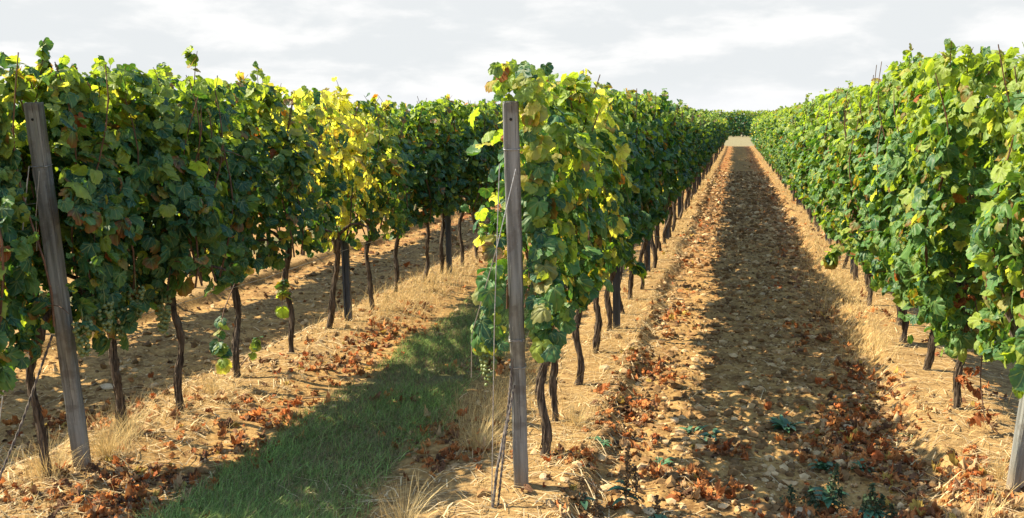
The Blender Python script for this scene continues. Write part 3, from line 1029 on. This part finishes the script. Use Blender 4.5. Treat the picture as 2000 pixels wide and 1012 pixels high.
wire("guy_wire", [(-2.905, 3.38, 1.40), (-2.935, 3.375, 1.2), (-2.965, 3.40, 1.05)], 0.002, M['wire'], "loose wire loop on the face of the leaning concrete post", "wire", GUY)

for row in ('left', 'centre', 'right'):
    for z, word in ((0.60, "lowest"), (0.82, "second"), (1.25, "upper")):
        mb = MB()
        yy = np.linspace(ROWS[row][0][1] - 0.2, ROW_END - 0.5, 60)
        tube(mb, np.stack([np.full(60, ROW_X[row] + 0.03), yy, z + 0.01 * np.sin(yy * 2)], -1), 0.0018, 4)
        tag(mb.build("trellis_wire", M['wire']), f"{word} trellis wire running through the leaves of {ROW_WORDS[row]}", "wire", "trellis wires")


def steel_post_mesh(lean):
    mb = MB()
    prof = np.array([(-0.026, -0.018), (-0.012, -0.018), (-0.012, -0.006), (0.012, -0.006), (0.012, -0.018), (0.026, -0.018), (0.026, 0.016), (0.016, 0.020), (-0.016, 0.020), (-0.026, 0.016)])
    zs = [-0.25, 0.0, 0.6, 1.2, 1.74]
    rows = [np.column_stack([prof + [lean * z, 0], np.full(10, z)]) for z in zs]
    V = np.concatenate(rows)
    i = np.arange(len(zs) - 1)[:, None] * 10
    j = np.arange(10)[None, :]
    k = (j + 1) % 10
    mb.add(V, np.stack([i + j, i + k, i + 10 + k, i + 10 + j], -1).reshape(-1, 4), smooth=False)
    mb.add(rows[-1], np.arange(10)[None, :], smooth=False)
    for z in np.arange(0.3, 1.7, 0.13):                            # pressed hooks for the wires
        for s in (-1, 1):
            tube(mb, [(s * 0.027 + lean * z, -0.006, z), (s * 0.032 + lean * z, -0.006, z + 0.012), (s * 0.029 + lean * z, -0.006, z + 0.022)], 0.003, 4)
    return mb.mesh("steel_post", M['steel'])


SPM = steel_post_mesh(-0.02)
POSTS = {'left': [(-3.06, 6.92), (-2.96, 9.38)], 'centre': [(-0.875, 7.15)], 'right': [(1.27, 10.4)]}
for row, lst in POSTS.items():
    y = lst[-1][1]
    while y < 34:
        y += 2.9
        lst.append((ROW_X[row], y))
    for i, (x, y) in enumerate(lst):
        o = bpy.data.objects.new("steel_post", SPM)
        COL.objects.link(o)
        o.location = (x, y, 0)
        o.rotation_euler = (0, 0, 0.15 + 0.05 * math.sin(i * 3))
        o.scale = (1.12, 1.12, 1)
        lab = f"{ORD[i]} slim grey steel post from the near end of {ROW_WORDS[row]}" if i < 6 else f"slim steel post hidden among far leaves of {ROW_WORDS[row]}"
        tag(o, lab, "post", "steel trellis posts")

# ---------------------------------------------------------------- ground litter
def row_v(x):
    return np.mod(x + 0.90 + SPC / 2, SPC) - SPC / 2


def grass_u(x):
    return np.mod(x + 1.97 + SPC, 2 * SPC) - SPC


def log_y(n, r, a=3.0, b=60.0, p=1.0):
    return a * np.exp(r.random(n) ** p * math.log(b / a))


def blades(mb, P, hgt, wid, lean, az, c, segs=3, droop=0.5):
    """thin curved blades as tapered strips"""
    n = len(P)
    q = np.linspace(0, 1, segs + 1)
    d = np.stack([np.cos(az), np.sin(az), np.zeros(n)], -1)
    s = np.stack([-np.sin(az + 0.6), np.cos(az + 0.6), np.zeros(n)], -1)
    V = np.zeros((n, segs + 1, 2, 3))
    for k, t in enumerate(q):
        out = hgt * lean * (t * 0.6 + droop * t * t)
        up = hgt * (t - 0.35 * np.clip(lean, 0, 1.2) * t * t)
        c0 = P + d * out[:, None] + UP * up[:, None]
        w = wid * (1 - 0.85 * t)
        V[:, k, 0] = c0 - s * w[:, None]
        V[:, k, 1] = c0 + s * w[:, None]
    m = (segs + 1) * 2
    k = np.arange(segs) * 2
    F = np.stack([k, k + 1, k + 3, k + 2], -1)
    FF = (F[None] + (np.arange(n) * m)[:, None, None]).reshape(-1, 4)
    C = np.repeat(c, m, axis=0)
    mb.add(V.reshape(-1, 3), FF, C)


def green_grass():
    r = np.random.default_rng(21)
    mb = MB()
    n = 120000
    y = log_y(n, r, 2.95, 30)
    u = r.normal(0, 0.30, n)
    x = -1.97 + u
    nz = vnoise(x * 2.2, y * 1.6) + 0.6 * vnoise(x * 6, y * 5)
    edge = 0.46 + 0.14 * vnoise(x * 0 + 3, y * 1.5) + 0.08 * vnoise(x * 0 + 9, y * 6)
    keep = (u < edge) & (u > -np.minimum(edge, 0.33 + 0.05 * np.clip(y - 3.5, 0, 5) + 0.12 * vnoise(y * 0 + 5, y * 2.2))) & (nz > -0.55) & (y > 3.0)
    x, y, nz = x[keep], y[keep], nz[keep]
    n = len(x)
    dry = r.random(n) < np.clip(0.26 + 0.7 * (0.05 - nz), 0.12, 0.8)
    c = np.array([0.200, 0.300, 0.072]) * r.uniform(0.35, 1.9, (n, 1)) + np.array([0.03, 0.015, 0.0]) * r.random((n, 1))
    c[dry] = (np.array([0.36, 0.27, 0.12]) * r.uniform(0.5, 1.2, (n, 1)))[dry]
    P = np.stack([x, y, ground_h(x, y) - 0.004], -1)
    far = np.clip(y / 7, 1, 3)
    blades(mb, P, r.uniform(0.025, 0.095, n) * (1 + 0.7 * nz), r.uniform(0.0012, 0.0026, n) * far, r.uniform(0.2, 1.6, n), r.uniform(0, 6.28, n), c, 2)
    tag(mb.build("grass", M['grass']), "shaded green turf strip between the left and middle vine rows", "grass", kind="stuff")


green_grass()


def dry_grass():
    r = np.random.default_rng(22)
    mb = MB()
    # short upright stubble and straw along the rows
    n = 44000
    y = log_y(n, r, 2.95, 45)
    row = r.choice([-5.18, -3.03, -0.90, 1.27], n, p=[0.05, 0.33, 0.34, 0.28])
    x = row + r.normal(0, 0.23, n)
    x = np.where((row == -0.90) & (x > -0.66), x - 0.35, x)
    dens = vnoise(x * 1.6 + 20, y * 1.1) + 0.7 * vnoise(x * 5, y * 4)
    keep = dens > r.uniform(-0.35, 0.35, n)
    x, y = x[keep], y[keep]
    n = len(x)
    P = np.stack([x, y, ground_h(x, y) - 0.004], -1)
    c = np.array([0.68, 0.50, 0.22]) * r.uniform(0.55, 1.25, (n, 1)) * np.where(r.random((n, 1)) < 0.25, np.array([0.75, 0.65, 0.5]), 1)
    flat = r.random(n) < 0.6
    hgt = np.where(flat, r.uniform(0.03, 0.10, n), r.uniform(0.03, 0.13, n))
    lean = np.where(flat, r.uniform(1.5, 2.6, n), r.uniform(0.1, 0.9, n))
    blades(mb, P, hgt, r.uniform(0.0009, 0.0019, n) * np.clip(y / 6, 1, 3.5), lean, r.uniform(0, 6.28, n), c, 3)
    # thicker stands
    for xc, yc, sx, sy, k in ((-2.85, 7.6, 0.2, 0.6, 900), (0.98, 8.8, 0.10, 0.9, 650), (1.0, 7.2, 0.10, 0.4, 420), (1.0, 11.5, 0.10, 1.2, 450), (-1.28, 4.85, 0.12, 0.25, 420), (-1.25, 5.6, 0.12, 0.5, 500), (-2.9, 9.0, 0.18, 0.7, 700)):
        xx, yy = xc + r.normal(0, sx, k), yc + r.normal(0, sy, k)
        blades(mb, np.stack([xx, yy, ground_h(xx, yy) - 0.004], -1), r.uniform(0.08, 0.22, k), r.uniform(0.0009, 0.0018, k) * np.clip(yy / 6, 1, 3), r.uniform(0.1, 1.0, k), r.uniform(0, 6.28, k),
               np.array([0.68, 0.50, 0.21]) * r.uniform(0.6, 1.2, (k, 1)), 3)
    # flat lying straws
    n = 21000
    y = log_y(n, r, 2.9, 16)
    x = r.uniform(-4.6, 2.4, n)
    v = np.abs(row_v(x))
    keep = r.random(n) < np.where(v < 0.40, 1.0, 0.10) + (y < 3.9) * 0.5
    x, y = x[keep], y[keep]
    n = len(x)
    a = r.uniform(0, 6.28, n)
    ln = r.uniform(0.03, 0.17, n)
    wd = r.uniform(0.0010, 0.0030, n)
    q = np.array([-1, 0, 1.0])
    X = x[:, None] + np.cos(a)[:, None] * q * ln[:, None] / 2
    Y = y[:, None] + np.sin(a)[:, None] * q * ln[:, None] / 2
    Z = ground_h(X, Y) + 0.006 + r.uniform(0, 0.012, (n, 1))
    Z[:, 1] += r.uniform(0, 0.012, n)
    sd_ = np.stack([-np.sin(a), np.cos(a), np.zeros(n)], -1)[:, None, :] * wd[:, None, None]
    C0 = np.stack([X, Y, Z], -1)
    V = np.stack([C0 - sd_, C0 + sd_], 2)
    F = np.array([[0, 1, 3, 2], [2, 3, 5, 4]])
    FF = (F[None] + (np.arange(n) * 6)[:, None, None]).reshape(-1, 4)
    c = np.array([0.72, 0.56, 0.31]) * r.uniform(0.25, 1.25, (n, 1))
    mb.add(V.reshape(-1, 3), FF, np.repeat(c, 6, axis=0))
    tag(mb.build("dry_grass", M['straw']), "golden dry grass and loose straw along the feet of the vine rows", "dry grass", kind="stuff")


dry_grass()


def fallen():
    r = np.random.default_rng(23)
    mb = MB()
    xs, ys = [], []

    def put(x, y):
        xs.append(np.asarray(x))
        ys.append(np.asarray(y))
    # strips: (x centre, spread, count)
    for xc, sp, n in ((-0.48, 0.13, 2200), (0.70, 0.16, 2600), (-2.62, 0.16, 1300), (-1.42, 0.14, 260), (-3.62, 0.22, 700), (-4.55, 0.3, 300), (1.25, 0.22, 700), (-2.0, 0.3, 110), (0.15, 0.45, 260), (1.75, 0.25, 320), (-0.85, 0.2, 500), (-3.0, 0.2, 500)):
        y = log_y(n, r, 3.0, 48)
        x = xc + r.normal(0, sp, n)
        keep = vnoise(x * 1.2 + xc * 7, y * 1.5) + 0.5 * vnoise(x * 4, y * 4) > r.uniform(-0.02, 0.34, n)
        put(x[keep], y[keep])
    # heaps seen in the foreground
    for xc, yc, sx, sy, n in ((0.62, 4.95, 0.14, 0.30, 150), (0.72, 5.4, 0.12, 0.30, 90), (0.0, 4.72, 0.07, 0.07, 26), (-0.22, 4.32, 0.10, 0.06, 30), (-0.08, 4.15, 0.10, 0.06, 30), (0.95, 4.15, 0.17, 0.25, 110),
                              (0.55, 3.95, 0.25, 0.12, 70), (-2.55, 3.55, 0.16, 0.10, 75), (-2.62, 3.25, 0.25, 0.10, 90), (-2.35, 4.0, 0.14, 0.12, 46), (-2.42, 4.55, 0.12, 0.09, 40), (-0.55, 5.3, 0.10, 0.16, 60),
                              (-0.52, 6.2, 0.10, 0.22, 70), (-0.52, 4.75, 0.1, 0.1, 34), (-1.55, 5.9, 0.12, 0.08, 44), (-1.9, 5.05, 0.10, 0.06, 22), (-1.5, 4.55, 0.12, 0.12, 40), (-1.32, 4.15, 0.1, 0.12, 36),
                              (-3.55, 4.3, 0.2, 0.2, 60), (-2.65, 5.6, 0.2, 0.2, 50), (-2.6, 6.6, 0.16, 0.3, 70), (-1.9, 3.1, 0.3, 0.08, 46), (-0.72, 4.22, 0.06, 0.05, 20), (1.0, 4.6, 0.14, 0.1, 40), (0.85, 6.2, 0.1, 0.35, 70)):
        n = int(n * 2.0)
        put(xc + r.normal(0, sx, n), yc + r.normal(0, sy, n))
    x, y = np.concatenate(xs), np.concatenate(ys)
    k = y > 2.85
    x, y = x[k], y[k]
    n = len(x)
    P = np.stack([x, y, ground_h(x, y) + r.uniform(0.0, 0.026, n)], -1)
    N = r.normal(0, 0.38, (n, 3)) + [0, 0, 1]
    Tp = r.normal(0, 1, (n, 3))
    w = r.random((n, 1))
    c = np.array([0.40, 0.105, 0.026]) * (1 - w) + np.array([0.66, 0.29, 0.085]) * w
    c *= r.uniform(0.45, 1.15, (n, 1))
    brn = r.random(n) < 0.30
    c[brn] = (np.array([0.17, 0.085, 0.040]) * r.uniform(0.6, 1.5, (n, 1)))[brn]
    yl = r.random(n) < 0.06
    c[yl] = (np.array([0.52, 0.36, 0.08]) * r.uniform(0.6, 1.1, (n, 1)))[yl]
    pale = r.random(n) < 0.14
    c[pale] = (np.array([0.55, 0.36, 0.17]) * r.uniform(0.7, 1.1, (n, 1)))[pale]
    sz = 0.016 + 0.042 * r.beta(1.2, 1.6, n)
    near = y < 9
    add_leaves(mb, P[near], N[near], Tp[near], sz[near], c[near], c[near] * 1.15, T_DEAD, r, curl=(-1.2, 1.8), wave=0.42, fold=0.6, jag=0.04, crumple=0.16)
    fa = ~near
    add_leaves(mb, P[fa], N[fa], Tp[fa], sz[fa] * 1.2, c[fa], c[fa] * 1.1, T_LO, r, curl=(-1.2, 1.6), wave=0.42, fold=0.6)
    tag(mb.build("fallen_leaves", M['dead_leaf']), "rust coloured fallen vine leaves scattered in drifts on the soil and grass", "fallen leaves", kind="stuff")


fallen()


def pebbles():
    r = np.random.default_rng(24)
    mb = MB()
    n = 26000
    y = log_y(n, r, 2.9, 34)
    x = np.where(r.random(n) < 0.72, r.uniform(-0.72, 1.0, n), r.uniform(-5.1, -2.9, n))
    few = np.where(r.random(n) < 0.10, r.uniform(-3, 2.4, n), x)
    x = few
    n = len(x)
    g = (1 + 5 ** 0.5) / 2
    iv = unit(np.array([(-1, g, 0), (1, g, 0), (-1, -g, 0), (1, -g, 0), (0, -1, g), (0, 1, g), (0, -1, -g), (0, 1, -g), (g, 0, -1), (g, 0, 1), (-g, 0, -1), (-g, 0, 1)], float))
    iF = np.array([(0, 11, 5), (0, 5, 1), (0, 1, 7), (0, 7, 10), (0, 10, 11), (1, 5, 9), (5, 11, 4), (11, 10, 2), (10, 7, 6), (7, 1, 8), (3, 9, 4), (3, 4, 2), (3, 2, 6), (3, 6, 8), (3, 8, 9), (4, 9, 5), (2, 4, 11), (6, 2, 10), (8, 6, 7), (9, 8, 1)])
    s = 0.0050 * np.exp(r.exponential(0.58, n))
    s = np.minimum(s, 0.030) * np.clip(y / 9, 1, 2.2)
    V = iv[None] * (1 + r.normal(0, 0.24, (n, 12, 1))) * s[:, None, None] * r.uniform(0.65, 1.35, (n, 1, 3)) * [1, 1, 0.72]
    P = np.stack([x, y, ground_h(x, y) + s * 0.15], -1)
    V = V + P[:, None]
    soily = r.random((n, 1)) < 0.74
    c = np.where(soily, np.array([0.72, 0.52, 0.30]) * r.uniform(0.45, 1.0, (n, 1)), np.array([1.25, 1.12, 0.88]) * r.uniform(0.8, 1.15, (n, 1)))
    FF = (iF[None] + (np.arange(n) * 12)[:, None, None]).reshape(-1, 3)
    mb.add(V.reshape(-1, 3), FF, np.repeat(c, 12, axis=0), smooth=False)
    tag(mb.build("gravel", M['stone']), "small clods and pale pebbles strewn over the tilled soil", "gravel", kind="stuff")


pebbles()


def stone(x, y, s, label, seed):
    r = np.random.default_rng(seed)
    nu, nv = 14, 9
    mb = MB()
    th = np.linspace(0, 2 * math.pi, nu, endpoint=False)
    ph = np.linspace(0.02, math.pi - 0.02, nv)
    D = np.stack([np.outer(np.sin(ph), np.cos(th)), np.outer(np.sin(ph), np.sin(th)), np.outer(np.cos(ph), np.ones(nu))], -1)
    dirs = unit(r.normal(size=(9, 3)))
    lim = r.uniform(0.72, 0.95, 9)
    f = np.min(np.where(D @ dirs.T > 0.05, lim / np.maximum(D @ dirs.T, 0.05), 9.0), -1)
    V = D * np.minimum(f, 1.05)[..., None] * s * r.uniform(0.75, 1.25, 3) * [1.15, 0.9, 0.62]
    i = np.arange(nv - 1)[:, None] * nu
    j = np.arange(nu)[None, :]
    k = (j + 1) % nu
    mb.add(V.reshape(-1, 3), np.stack([i + j, i + nu + j, i + nu + k, i + k], -1).reshape(-1, 4), np.array([1.25, 1.2, 1.1]), smooth=False)
    tag(mb.build("stone", M['stone'], loc=(x, y, float(ground_h(x, y)) + s * 0.2)), label, "stone", "larger pale stones on the soil")


for a in ((-0.80, 3.93, 0.030, "pale stone lying just right of the upright post's foot", 1), (-0.80, 5.90, 0.032, "flat white stone on the bank behind the middle row's first trunks", 2),
          (-0.29, 5.18, 0.026, "white angular stone at the shadow's edge on the tilled path", 3), (0.33, 4.02, 0.034, "tan stone in front of the dark green weeds", 4),
          (-3.9, 5.0, 0.045, "round tan stone on the soil behind the leaning post", 5), (0.66, 5.30, 0.030, "pale stone among the red leaf drift on the path", 6)):
    stone(*a)


def tuft(x, y, n, hgt, spread, label, seed, colour=(0.68, 0.51, 0.22)):
    r = np.random.default_rng(seed)
    mb = MB()
    a = r.uniform(0, 6.28, n)
    d = np.abs(r.normal(0, spread, n))
    X, Y = d * np.cos(a), d * np.sin(a)
    z0 = float(ground_h(x, y))
    P = np.stack([X, Y, ground_h(X + x, Y + y) - z0 - 0.004], -1)
    c = np.array(colour) * r.uniform(0.6, 1.2, (n, 1))
    blades(mb, P, hgt * r.uniform(0.4, 1.0, n), r.uniform(0.0009, 0.0018, n), r.uniform(0.1, 1.0, n), a + r.normal(0, 0.8, n), c, 4)
    # seed heads on some stalks
    tag(mb.build("grass_tuft", M['straw'], loc=(x, y, z0)), label, "grass tuft", "tufts of dry standing grass")


for a in ((-1.25, 3.30, 150, 0.26, 0.055, "pale dry grass tuft at the bottom edge, left of the upright post", 1), (-3.02, 3.42, 240, 0.24, 0.07, "golden dry tuft around the first trunk of the left row", 2),
          (-2.92, 3.72, 260, 0.28, 0.07, "golden dry tuft around the leaning post's foot", 3), (-3.0, 3.98, 160, 0.26, 0.06, "dry tuft at the second trunk of the left row", 4), (-3.0, 4.78, 100, 0.22, 0.04, "thin dry tuft between third and fourth trunks of the left row", 5),
          (-1.22, 4.30, 200, 0.24, 0.075, "dry tuft just behind the twisted wire stay", 10),
          (-0.78, 4.72, 110, 0.2, 0.04, "dry tuft hugging the second trunk of the middle row", 8), (1.02, 3.95, 70, 0.26, 0.05, "sparse dry stalks at the bottom right near the concrete post", 9),
          (1.22, 4.42, 90, 0.22, 0.04, "upright dry stalks against the right concrete post", 13)):
    tuft(*a)


def lance_leaves(mb, P, az, ln, wd, rise, c, mat=0, segs=5):
    q = np.linspace(0, 1, segs + 1)
    n = len(P)
    d = np.stack([np.cos(az), np.sin(az), np.zeros(n)], -1)
    s = np.stack([-np.sin(az), np.cos(az), np.zeros(n)], -1)
    V = np.zeros((n, segs + 1, 3, 3))
    for k, t in enumerate(q):
        c0 = P + d * (ln * t)[:, None] + UP * (ln * (rise * t - 0.55 * t * t))[:, None]
        w = wd * (math.sin(math.pi * min(1, t * 0.9 + 0.08)) ** 0.8)
        V[:, k, 0] = c0 - s * w[:, None] + UP * (w * 0.4)[:, None]
        V[:, k, 1] = c0
        V[:, k, 2] = c0 + s * w[:, None] + UP * (w * 0.4)[:, None]
    m = (segs + 1) * 3
    k = np.arange(segs) * 3
    F = np.concatenate([np.stack([k, k + 1, k + 4, k + 3], -1), np.stack([k + 1, k + 2, k + 5, k + 4], -1)])
    mb.add(V.reshape(-1, 3), (F[None] + (np.arange(n) * m)[:, None, None]).reshape(-1, 4), np.repeat(c, m, axis=0), None, mat)


def rosette(x, y, n, ln, label, seed):
    r = np.random.default_rng(seed)
    mb = MB()
    az = r.uniform(0, 6.28, n)
    P = r.normal(0, 0.012, (n, 3)) * [1, 1, 0.2]
    c = np.array([0.055, 0.135, 0.060]) * r.uniform(0.7, 1.5, (n, 1))
    lance_leaves(mb, P, az, r.uniform(0.5, 1.0, n) * ln, r.uniform(0.10, 0.17, n) * ln, r.uniform(0.25, 1.1, n), c)
    tag(mb.build("weed", M['weed'], loc=(x, y, float(ground_h(x, y)) + 0.005)), label, "weed", "low green weeds on the tilled path")


rosette(0.32, 5.20, 26, 0.115, "bushy green rosette weed in the middle of the tilled path", 1)
rosette(-0.08, 4.95, 12, 0.085, "small green weed beside a rusty leaf heap on the path", 2)
rosette(-0.20, 5.02, 9, 0.080, "flat pale green weed left of the small path weed", 3)
rosette(-0.62, 4.52, 13, 0.070, "grey green seedling on the bank right of the upright post", 4)
rosette(-0.30, 4.48, 8, 0.085, "thin bladed green weed near the shadow's edge", 5)
rosette(0.47, 4.62, 22, 0.085, "dark green weed clump above the seed spikes", 6)
rosette(0.66, 4.60, 20, 0.075, "dark green weed clump right of the seed spikes", 7)
rosette(0.95, 5.1, 7, 0.05, "tiny pale seedling on the sunlit bank at right", 8)


def spike_weed(x, y, hgt, stalks, green, label, seed, leaves=4):
    r = np.random.default_rng(seed)
    root = empty("seed_weed", (x, y, float(ground_h(x, y))))
    tag(root, label, "weed", "upright seed spike weeds")
    for s in range(stalks):
        h = hgt * (1.0 if s == 0 else r.uniform(0.35, 0.8))
        bx, by = (0, 0) if s == 0 else r.normal(0, 0.045, 2)
        lean = r.normal(0, 0.06, 2)
        q = np.linspace(0, 1, 10)
        path = np.stack([bx + lean[0] * q * h, by + lean[1] * q * h, h * q - 0.01], -1)
        mb = MB()
        tube(mb, path, np.linspace(0.0032, 0.0014, 10), 5, np.array([0.20, 0.13, 0.07]))
        n = int(260 * h / 0.25)
        f = r.uniform(0.22, 1.0, n)
        pp = np.stack([np.interp(f, q, path[:, a]) for a in range(3)], -1)
        spread = 0.0085 * (1.15 - f) / 0.5 * (0.7 + 0.6 * np.abs(np.sin(f * 22)))
        pp += r.normal(0, 1, (n, 3)) * spread[:, None]
        base = np.array([0.060, 0.090, 0.040]) if green else np.array([0.15, 0.100, 0.05])
        c = base * r.uniform(0.5, 1.5, (n, 1))
        add_leaves(mb, pp, r.normal(0, 1, (n, 3)), r.normal(0, 1, (n, 3)) + [0, 0, 0.6], r.uniform(0.006, 0.013, n), c, c, T_MIN, r)
        mb.build("spike", M['straw'], root)
    if leaves:
        lb = MB()
        az = r.uniform(0, 6.28, leaves)
        P = np.stack([0 * az, 0 * az, r.uniform(0.02, hgt * 0.35, leaves)], -1)
        lance_leaves(lb, P, az, r.uniform(0.05, 0.10, leaves), r.uniform(0.012, 0.02, leaves), r.uniform(0.1, 0.7, leaves), np.array([0.05, 0.13, 0.06]) * r.uniform(0.7, 1.4, (leaves, 1)))
        lb.build("leaves", M['weed'], root)


spike_weed(-0.42, 3.86, 0.30, 2, False, "tall brown seed spike weed right of the upright post's foot", 1, 7)
spike_weed(-0.60, 3.78, 0.16, 2, False, "short brown seed spike left of the tall brown spike", 2, 4)
spike_weed(-0.27, 3.76, 0.14, 1, False, "small brown seed spike right of the tall brown spike", 5, 4)
spike_weed(0.45, 4.12, 0.24, 5, True, "dark green seed spike weed at the bottom of the path", 3, 14)
spike_weed(0.62, 4.02, 0.17, 5, True, "shorter greenish seed spike cluster beside the dark green one", 4, 8)


def twigs():
    r = np.random.default_rng(77)
    spots = [((-0.72, 3.98), (-0.30, 4.12), "long thin twig right of the upright post's foot"), ((-0.62, 4.90), (-0.52, 4.78), "short pale twig on the bank near the seedling"),
             ((1.02, 4.35), (0.90, 3.95), "pale broken stick among the leaves at the bottom right"), ((0.70, 5.9), (1.15, 6.0), "bleached twig at the foot of the right row"),
             ((-2.55, 4.9), (-2.2, 5.05), "bent dry cane on straw right of the left row"), ((-2.75, 4.5), (-2.5, 4.75), "grey twig on straw by the third left trunk")]
    for (a, b, lab) in spots:
        q = np.linspace(0, 1, 9)
        x = a[0] + (b[0] - a[0]) * q + 0.012 * np.sin(q * 7 + r.uniform(0, 6))
        y = a[1] + (b[1] - a[1]) * q + 0.012 * np.sin(q * 6 + r.uniform(0, 6))
        z = ground_h(x, y) + 0.012
        mb = MB()
        c = np.array([x.mean(), y.mean(), z.min()])
        tube(mb, np.stack([x, y, z], -1) - c, np.linspace(0.0045, 0.0022, 9), 6)
        tag(mb.build("twig", M['twig'], loc=c), lab, "twig", "loose twigs on the ground")


twigs()
